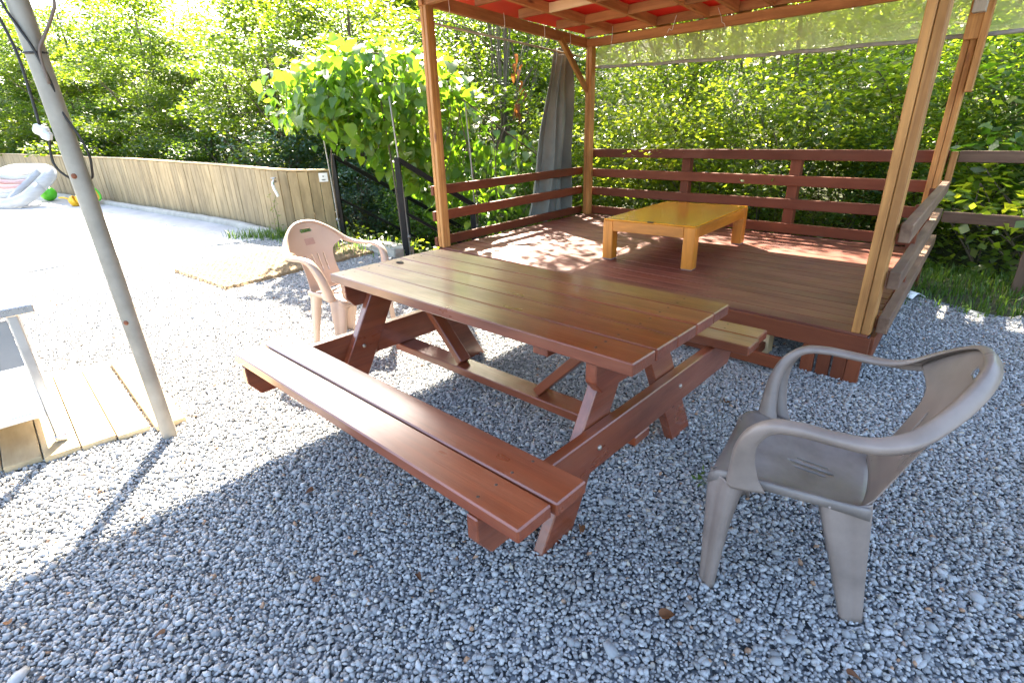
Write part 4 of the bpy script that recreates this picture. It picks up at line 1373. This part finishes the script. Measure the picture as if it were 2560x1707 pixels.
# trees and bushes behind the pavilion
KINDS['bush'] = [tree_meshes(41, 2.5, 1.2, 62, 105, .070, .05, .5, 16, 3, .02), tree_meshes(42, 2.0, 1.1, 56, 105, .062, .05, .5, 14, 3, .02), tree_meshes(43, 2.9, 1.25, 66, 105, .078, .1, .5, 18, 3, .025)]
KINDS['broad'] = [tree_meshes(51, 2.0, 1.1, 42, 34, .125, .1, .5, 14, 3, .03, .45), tree_meshes(52, 2.6, 1.2, 46, 34, .135, .1, .5, 14, 3, .03, .45)]
BUSH = [(-.9, 3.7, .85, 'behind the grey curtain'), (.1, 4.1, 1.0, 'right of the grey curtain and the corner post'), (1.0, 3.9, .8, 'left of the first railing post'), (1.9, 4.2, .95, 'seen between the two railing posts'),
        (2.7, 4.5, .85, 'seen right of the second railing post'), (3.5, 5.0, .8, 'seen left of the right front post'), (.5, 5.2, 1.15, 'second row, over the left half of the back rail'), (1.6, 5.4, 1.1, 'second row, above the low table'),
        (2.8, 5.7, 1.1, 'second row, over the right half of the back rail'), (-.6, 5.0, 1.1, 'second row, behind the curtain'), (4.1, 5.9, .95, 'second row, between the two right posts'), (-1.9, 4.6, .9, 'between the vine and the curtain')]
for i, (s, t, sc, lb) in enumerate(BUSH):
    p = DW(s, t)
    place_tree('bush', i, p[0], p[1], sc, 'dense green bush behind the pavilion, ' + lb, 'bushes behind the pavilion', M_leaf_deep if i in (4, 10) else M_leaf_bush, 'bush', name='bush')
for i, (s, t, sc, lb) in enumerate([(4.7, 3.9, .95, 'just right of the back right post'), (5.5, 4.1, 1.0, 'by the weathered fence post'), (6.4, 4.0, 1.1, 'at the right frame edge'), (5.1, 5.4, 1.15, 'rising in second row right of the back post'),
        (6.6, 5.5, 1.2, 'rising in second row at the right edge'), (3.9, 6.9, 1.1, 'seen high between the two right posts'), (7.6, 5.6, 1.15, 'beyond the right frame edge')]):
    p = DW(s, t)
    place_tree('broad', i, p[0], p[1], sc, 'broad-leaved shrub ' + lb, 'broad-leaved shrubs at right', M_leaf_vine if i % 2 else M_leaf_bush, 'bush', name='broad_leaved_shrub')
OPEN = [(.2, 6.6, .95, 'behind the corner post'), (1.5, 7.2, 1.0, 'above the low table'), (2.9, 7.6, .9, 'above the second railing post'), (-1.2, 6.9, 1.0, 'behind the curtain'), (4.4, 8.2, 1.0, 'between the two right posts'), (6.0, 8.4, 1.0, 'at the far right')]
for i, (s, t, sc, lb) in enumerate(OPEN):
    p = DW(s, t)
    place_tree('open', i, p[0], p[1], sc * 1.1, 'slender many-stemmed tree on the bank, ' + lb, 'slender trees behind the pavilion', M_leaf_bush)
BACK = [(-.5, 12.6, .75, 'behind the curtain'), (2.0, 13.2, .75, 'above the left half of the back rail'), (4.8, 13.6, .75, 'above the right half of the back rail'), (7.6, 12.8, .8, 'right of the back right post'), (10.4, 11.5, .85, 'at the right edge')]
for i, (s, t, sc, lb) in enumerate(BACK):
    p = DW(s, t)
    place_tree('wood', i + 1, p[0], p[1], sc * .85, 'leafy tree high on the bank, ' + lb, 'trees on the bank behind the pavilion', M_leaf_bush)
for (x, y, sc, lb) in ((-1.5, 9.9, .8, 'bright bush beyond the stair, behind the fence-side handrail'), (-.3, 9.0, .75, 'bright bush beyond the stair, left of the curtain')):
    place_tree('bush', 1, x, y, sc, lb, None, M_leaf_vine, 'bush', name='bush', dz=.5)
place_tree('shade', 0, -.15, 10.2, 1.05, 'tree rising behind the vine and the front left pavilion post', None, M_leaf_tree)
for (s, t, sc, lb) in ((-.1, 5.9, 1.0, 'tree with a dense high crown close behind the curtain corner'),):
    p = DW(s, t)
    place_tree('shade', 0, p[0], p[1], sc, lb, None, M_leaf_bush)
# low bluish shrubs by the fence end
for i, (x, y, sc, lb) in enumerate([(-4.4, 11.2, .95, 'bluish-green shrub behind the fence, left of the fence end'), (-2.9, 10.3, .92, 'bluish-green shrub directly behind the right end of the fence')]):
    place_tree('bush', i, x, y, sc, lb, 'bluish shrubs behind the fence', M_leaf_blue, 'bush', dz=.35, name='bluish_shrub')

# far leafy slope: one mass
def slope_leaves():
    rng = np.random.default_rng(77)
    n = 110000
    x = rng.uniform(-34, 28, n); y = 8 + 40 * rng.random(n) ** 1.3
    d = yard_dist(x, y)
    k = (d > 4.5) & (np.abs(x) < y * 1.15 + 4)
    x, y = x[k], y[k]
    z = ground_z(x, y) + rng.random(len(x)) ** 1.6 * 1.3
    T = np.clip(rng.normal(.45, .2, len(x)) + .15 * np.sin(x * .9) * np.sin(y * .7), 0, 1)
    V, F = leaf_quads(rng, np.stack([x, y, z], -1), .17, T, .6, .1, .7)
    return np_mesh('slope_foliage', V, F, T)
tag(link('slope_foliage', slope_leaves(), M_leaf_tree), 'leafy undergrowth covering the far wooded slope', kind='stuff')

def under_leaves():
    """ivy-like ground cover on the near bank"""
    rng = np.random.default_rng(78)
    n = 110000
    x = rng.uniform(-16, 13, n); y = rng.uniform(0, 22, n)
    d = yard_dist(x, y)
    k = (d > .35) & (d < 6.5) & (np.abs(x) < y * 1.2 + 5)
    x, y, d = x[k], y[k], d[k]
    z = ground_z(x, y) + rng.random(len(x)) ** 1.5 * np.minimum(.55, .12 + d * .3)
    T = np.clip(rng.normal(.45, .22, len(x)), 0, 1)
    V, F = leaf_quads(rng, np.stack([x, y, z], -1), .075, T, .45, .1, .7)
    return np_mesh('undergrowth', V, F, T)
tag(link('undergrowth', under_leaves(), M_leaf_bush), 'low leafy undergrowth on the banks around the yard', kind='stuff')

# grass blades
def blades(name, rng, pts, h, label):
    n = len(pts)
    az = rng.uniform(0, 2 * PI, n); ln = rng.uniform(.1, .9, n)
    hh = h * rng.uniform(.5, 1.3, n)
    w = .0035 + .002 * rng.random(n)
    d = np.stack([np.cos(az), np.sin(az), np.zeros(n)], -1)
    s = np.stack([-np.sin(az), np.cos(az), np.zeros(n)], -1) * w[:, None]
    mid = pts + d * (hh * ln * .25)[:, None] + np.array([0, 0, 1]) * (hh * .6)[:, None]
    tip = pts + d * (hh * ln * .8)[:, None] + np.array([0, 0, 1]) * (hh * (1 - .35 * ln))[:, None]
    V = np.stack([pts - s, pts + s, mid + s * .8, mid - s * .8, tip], 1).reshape(-1, 3)
    i = np.arange(n) * 5
    F = np.vstack([np.stack([i, i + 1, i + 2, i + 3], -1), np.stack([i + 3, i + 2, i + 4, i + 4], -1)])
    T = np.tile(np.clip(rng.normal(.5, .2, n), 0, 1), 2)
    me = bpy.data.meshes.new(name)
    me.from_pydata([tuple(v) for v in V], [], [tuple(f) if f[2] != f[3] else tuple(f[:3]) for f in F])
    a = me.attributes.new('tone', 'FLOAT', 'FACE'); a.data.foreach_set('value', T.astype(np.float32))
    return tag(link(name, me, M_grass), label, kind='stuff')
rg = np.random.default_rng(9)
def patch(n, cx, cy, rx, ry):
    q = rg.normal(0, .5, (n, 2)) * np.array([rx, ry]) + np.array([cx, cy])
    return np.c_[q, np.zeros(n) - .01]
blades('grass', rg, np.vstack([patch(420, -3.35, 7.75, .55, .22), patch(260, -2.9, 7.55, .6, .22), patch(120, -3.9, 7.85, .35, .15), patch(260, -1.7, 6.6, .55, .3)]), .16, 'fresh green grass tufts at the foot of the plank fence')
gs = []
for _ in range(5200):
    s, t = rg.uniform(3.65, 7.5), 1.75 + 1.7 * rg.random() ** .7
    p = DW(s, t); gs.append((p[0], p[1], float(0)))
gs = np.array(gs); gs[:, 2] = ground_z(gs[:, 0], gs[:, 1]) - .01
blades('grass', rg, gs, .12, 'sunlit grass between the gravel and the right-hand shrubs')
weed = thing('tall_weed', 'thin tall weed growing against the plank fence behind the far chair', 'weed', (-3.46, 7.98, 0))
tube(weed, 'stem', [(0, 0, 0), (.03, -.02, .25), (.02, -.03, .45), (.10, -.04, .62)], [.006, .005, .004, .002], M_leaf_bush, 6, 14)
pts = np.array([[.03 * math.sin(k * .3) + .01, -.02, .05 + k * .009] for k in range(60)]) + rg.normal(0, .012, (60, 3))
V, F = leaf_quads(rg, pts, .055, None, .5, -.3, .25)
link('leaves', np_mesh('leaves', V, F, np.clip(rg.normal(.6, .2, 60), 0, 1)), M_leaf_bush, weed)

# ------------------------------------------------------------------ broad-leaved climbing vine over the stair
def heart_leaf(name, tone, fold, droop):
    out = [(0, -.02), (-.10, -.09), (-.26, -.10), (-.40, .02), (-.44, .20), (-.36, .46), (-.20, .74), (0, 1.0)]
    pts = out + [(-x, y) for x, y in out[-2:0:-1]]
    V = [(0, .0, 0), (0, .35, .02), (0, .68, -.02)]
    for x, y in pts:
        V.append((x, y, abs(x) * fold - droop * max(0, y) ** 2 * .5 - .12 * x * x))
    V[1] = (0, .35, -droop * .06); V[2] = (0, .68, -droop * .23)
    n = len(pts)
    F = []
    mids = [0, 1, 2]
    def near(y): return 0 if y < .12 else (1 if y < .55 else 2)
    for i in range(n):
        j = (i + 1) % n
        a, b = near(pts[i][1]), near(pts[j][1])
        F.append((3 + i, 3 + j, b))
        if a != b: F.append((3 + i, b, a))
    me = bpy.data.meshes.new(name)
    me.from_pydata(V, [], F)
    at = me.attributes.new('tone', 'FLOAT', 'FACE'); at.data.foreach_set('value', np.full(len(me.polygons), tone, np.float32))
    me.polygons.foreach_set('use_smooth', np.ones(len(me.polygons), bool))
    me.materials.append(M_leaf_vine)
    return me
LEAVES = [heart_leaf('leaf', t, f, d) for t, f, d in ((.2, .25, .3), (.38, .35, .5), (.5, .15, .4), (.62, .4, .3), (.78, .2, .6), (.95, .3, .4))]
vine = thing('climbing_vine', 'broad-leaved climbing vine draped over the stair beside the pavilion', 'vine', (-1.3, 6.9, 0))
vo_ = np.array([-1.3, 6.9, 0])
RIDGE = np.array([(-2.62, 7.75, 2.02), (-2.15, 7.40, 2.24), (-1.65, 7.15, 2.34), (-1.12, 7.15, 2.20), (-.66, 7.2, 1.90), (-.1, 7.3, 1.48), (.45, 7.7, 1.08), (.75, 7.95, .80)])
LOWZ = np.array([1.55, 1.40, 1.08, .72, .40, .20, .08, .0])
rv = np.random.default_rng(15)
rd_ = smooth_path(np.c_[RIDGE, LOWZ], 200)
LEAFPTS = []
for k in range(3600):
    i = rv.integers(200) if k % 3 else rv.integers(120)
    x, y, zt, zl = rd_[i]
    f = rv.random() ** 1.15
    z = zt - (zt - zl) * f + rv.normal(0, .05)
    spread = .30 + .25 * (1 - abs(2 * f - .8))
    px_, py_ = x + np.clip(rv.normal(0, spread * .6), -.4, .4), y + np.clip(rv.normal(0, spread), -.8, .8) - .10 * (1 - f)
    if (px_ + 1.246) * -.61 + (py_ - 6.335) * .79 < .16 and z < 1.75: continue
    LEAFPTS.append((px_, py_, z + rv.normal(0, .04), f))
    continue
    LEAFPTS.append((x + rv.normal(0, spread * .6), y + rv.normal(0, spread) - .10 * (1 - f), z + rv.normal(0, .04), f))
LEAFPTS.sort(key=lambda p: (p[1] - .3 * p[3]))
def leaf_matrix(p, f):
    az = rv.uniform(0, 2 * PI) if f > .15 else rv.uniform(0, 2 * PI)
    if rv.random() < .6: az = -PI / 2 + rv.normal(0, .9) - PI / 2     # mostly hanging towards the open side
    pit = rv.normal(-.75 if f > .12 else -.25, .4)
    S_ = rv.uniform(.085, .165)
    return Matrix.Translation(Vector(p[:3]) - Vector(vo_)) @ Matrix.Rotation(az, 4, 'Z') @ Matrix.Rotation(pit, 4, 'X') @ Matrix.Rotation(rv.normal(0, .45), 4, 'Y') @ Matrix.Diagonal((S_ * 1.08, S_, S_, 1))
rest_V, rest_F, rest_T, ro = [], [], [], 0
lm_cache = []
for q in LEAVES:
    co = np.array([v.co[:] for v in q.vertices]); lm_cache.append((co, [tuple(p.vertices) for p in q.polygons], q.attributes['tone'].data[0].value))
for k, p in enumerate(LEAFPTS):
    v = rv.integers(len(LEAVES)); M_ = leaf_matrix(p, p[3])
    if k < 300:
        link('leaf', LEAVES[v], None, vine, M_)
    else:
        co, fs, tn = lm_cache[v]
        Mn = np.array(M_)
        rest_V.append(co @ Mn[:3, :3].T + Mn[:3, 3]); rest_F += [tuple(i + ro for i in f) for f in fs]; rest_T += [tn + rv.normal(0, .1)] * len(fs); ro += len(co)
me = bpy.data.meshes.new('leaves')
me.from_pydata([tuple(v) for v in np.vstack(rest_V)], [], rest_F)
at = me.attributes.new('tone', 'FLOAT', 'FACE'); at.data.foreach_set('value', np.clip(np.array(rest_T), 0, 1).astype(np.float32))
me.polygons.foreach_set('use_smooth', np.ones(len(me.polygons), bool))
tag(link('leaves', me, M_leaf_vine, vine), kind='stuff')
st = []
for a_, b_ in (((-1.28, 6.36, 0), (-1.5, 6.85, 2.2)), ((-2.5, 7.86, .2), (-2.1, 7.2, 2.12)), ((-.42, 6.96, 0), (-.6, 7.0, 1.8))):
    a_, b_ = np.array(a_) - vo_, np.array(b_) - vo_
    st.append((smooth_path([a_, a_ * .6 + b_ * .4 + rv.normal(0, .05, 3), b_], 12), np.linspace(.012, .006, 12)))
st.append((smooth_path(RIDGE - vo_ - np.array([0, 0, .06]), 40), np.full(40, .009)))
for k in range(24):
    i = rv.integers(190)
    x, y, zt, zl = rd_[i]
    P0 = np.array([x, y, zt]) - vo_
    st.append((smooth_path([P0, P0 + np.array([rv.normal(0, .12), rv.normal(-.1, .15), -.3 * (zt - zl)]), P0 + np.array([rv.normal(0, .2), rv.normal(-.15, .2), -.85 * (zt - zl)])], 9), np.linspace(.006, .003, 9)))
for k in range(7):
    P0 = RIDGE[0 if k < 4 else 1] - vo_ + rv.normal(0, .12, 3)
    st.append((smooth_path([P0, P0 + np.array([-.12, -.05, .06]), P0 + np.array([-.25 + rv.normal(0, .05), -.10, .10 + rv.normal(0, .06)])], 8), np.linspace(.005, .002, 8)))
link('stem', tubes_mesh('stem', st, 6), M_bark, vine)

# bunch of withered leaves hanging beside the curtain
wl_ = thing('withered_branch', 'hanging twig of withered brown leaves left of the grey curtain', 'branch', tuple(DW(-.75, 2.1)) + (1.95,))
tube(wl_, 'twig', [(.1, .1, .4), (.02, 0, .1), (0, 0, -.15), (.03, -.02, -.4)], .005, M_bark, 6, 12)
for k in range(16):
    Mx = Matrix.Translation((rv.normal(.02, .07), rv.normal(0, .06), rv.uniform(-.5, .3))) @ Matrix.Rotation(rv.uniform(0, 6.28), 4, 'Z') @ Matrix.Rotation(-1.2 + rv.normal(0, .3), 4, 'X') @ Matrix.Diagonal((.07, .12, .12, 1))
    o = link('leaf', LEAVES[k % 6], None, wl_, Mx)
    o.material_slots[0].link = 'OBJECT'; o.material_slots[0].material = M_dry

# ------------------------------------------------------------------ weathered rail fence at right
rf = thing('rail_fence', 'weathered brown two-rail fence running on from the pavilion at right', 'fence', (D0[0], D0[1], 0), DA)
for z in (1.062, .565):
    board(rf, 'rail', L(3.865, DD + .10, z), L(7.4, DD + .12, z), .045, .090, M_railold, bev=.004, warp=.006)
for s in (4.50, 6.3):
    board(rf, 'post', L(s, DD + .16, -.2), L(s, DD + .16, .66 if s < 5 else 1.12), .10, .085, M_railold, upv=(0, 1, 0), bev=.005)

# ------------------------------------------------------------------ dry leaves and litter on the gravel
FALL = [(1.118, 2.436, .075, 'dark brown curled leaf on the gravel near the right chair, toward the pavilion'), (.426, 1.146, .070, 'long reddish-brown leaf on the gravel below the right end of the table'),
        (-.667, 1.327, .045, 'small orange-brown leaf on the shaded gravel in front of the bench'), (-.853, 1.812, .042, 'thin brown leaf on the gravel just in front of the bench middle'),
        (.235, 1.545, .05, 'dark red leaf beside the near bench foot'), (-1.075, 1.146, .038, 'tan leaf scrap at the lower left of the shaded gravel'), (-.341, 1.342, .035, 'tiny brown leaf in front of the near bench end'),
        (.871, .955, .045, 'brown leaf at the bottom edge below the grey-brown chair'), (-1.585, 1.194, .045, 'pale brown leaf by the left edge at the shade border')]
dryM = [heart_leaf('dry_leaf', t, .8, .9) for t in (.2, .5, .8)]
for q in dryM: q.materials.clear(); q.materials.append(M_dry)
for k, (x, y, s, lb) in enumerate(FALL):
    o = tag(link('fallen_leaf', dryM[k % 3]), lb, 'leaf', 'dry leaves on the gravel')
    s *= .8
    o.matrix_basis = Matrix.Translation((x, y, .014)) @ Matrix.Rotation(rv.uniform(0, 6.28), 4, 'Z') @ Matrix.Rotation(rv.normal(0, .25), 4, 'Y') @ Matrix.Diagonal((s * .75, s, s * .8, 1))
sp = thing('green_sprout', 'tiny green sprout growing through the gravel under the right end of the table', 'sprout', (.77, 1.80, 0))
V, F = leaf_quads(rg, rg.normal(0, .010, (14, 3)) + np.array([0, 0, .015]), .028, None, .4, -.5, .5)
link('leaves', np_mesh('leaves', V, F, np.full(14, .7)), M_grass, sp)
scp = thing('paper_scrap', 'curved white scrap lying at the edge of the gravel behind the pavilion', 'scrap', (3.36, 4.08, .02), .5)
V = [(-.13 + .26 * i / 9, .05 * j * (1 - .6 * abs(i / 9 - .4)), .03 * math.sin(i * .55) + .006 * j) for j in (0, 1, 2) for i in range(10)]
F = [(j * 10 + i, j * 10 + i + 1, (j + 1) * 10 + i + 1, (j + 1) * 10 + i) for j in (0, 1) for i in range(9)]
so = link('scrap', np_mesh('scrap', V, F, smooth=True), M_white, scp)
so.modifiers.new('thick', 'SOLIDIFY').thickness = .002

# ------------------------------------------------------------------ sub-parts: small pieces ride on the part that carries them
def ride(child, part):
    child.parent = part
    child.matrix_basis = part.matrix_basis.inverted() @ child.matrix_basis
def base(o): return o.name.split('.')[0]
def kids(t, nm): return [c for c in t.children if base(c) == nm]
def near(c, parts): return min(parts, key=lambda p: (p.matrix_basis.translation - c.matrix_basis.translation).xy.length)
for t, small, big in ((lt, 'foot_pad', 'leg'), (stb, 'foot', 'leg'), (notice, 'print_mark', 'sheet'), (pole, 'rust_screw', 'shaft'), (w1, 'connector', 'plug'), (cook, 'burner', 'body'),
                      (chair2, 'moulded_patch', 'backrest'), (ball, 'valve', 'shell'), (lt, 'latch', 'tabletop'), (tap, 'handle', 'tap_body')):
    for c in kids(t, small): ride(c, near(c, kids(t, big)))
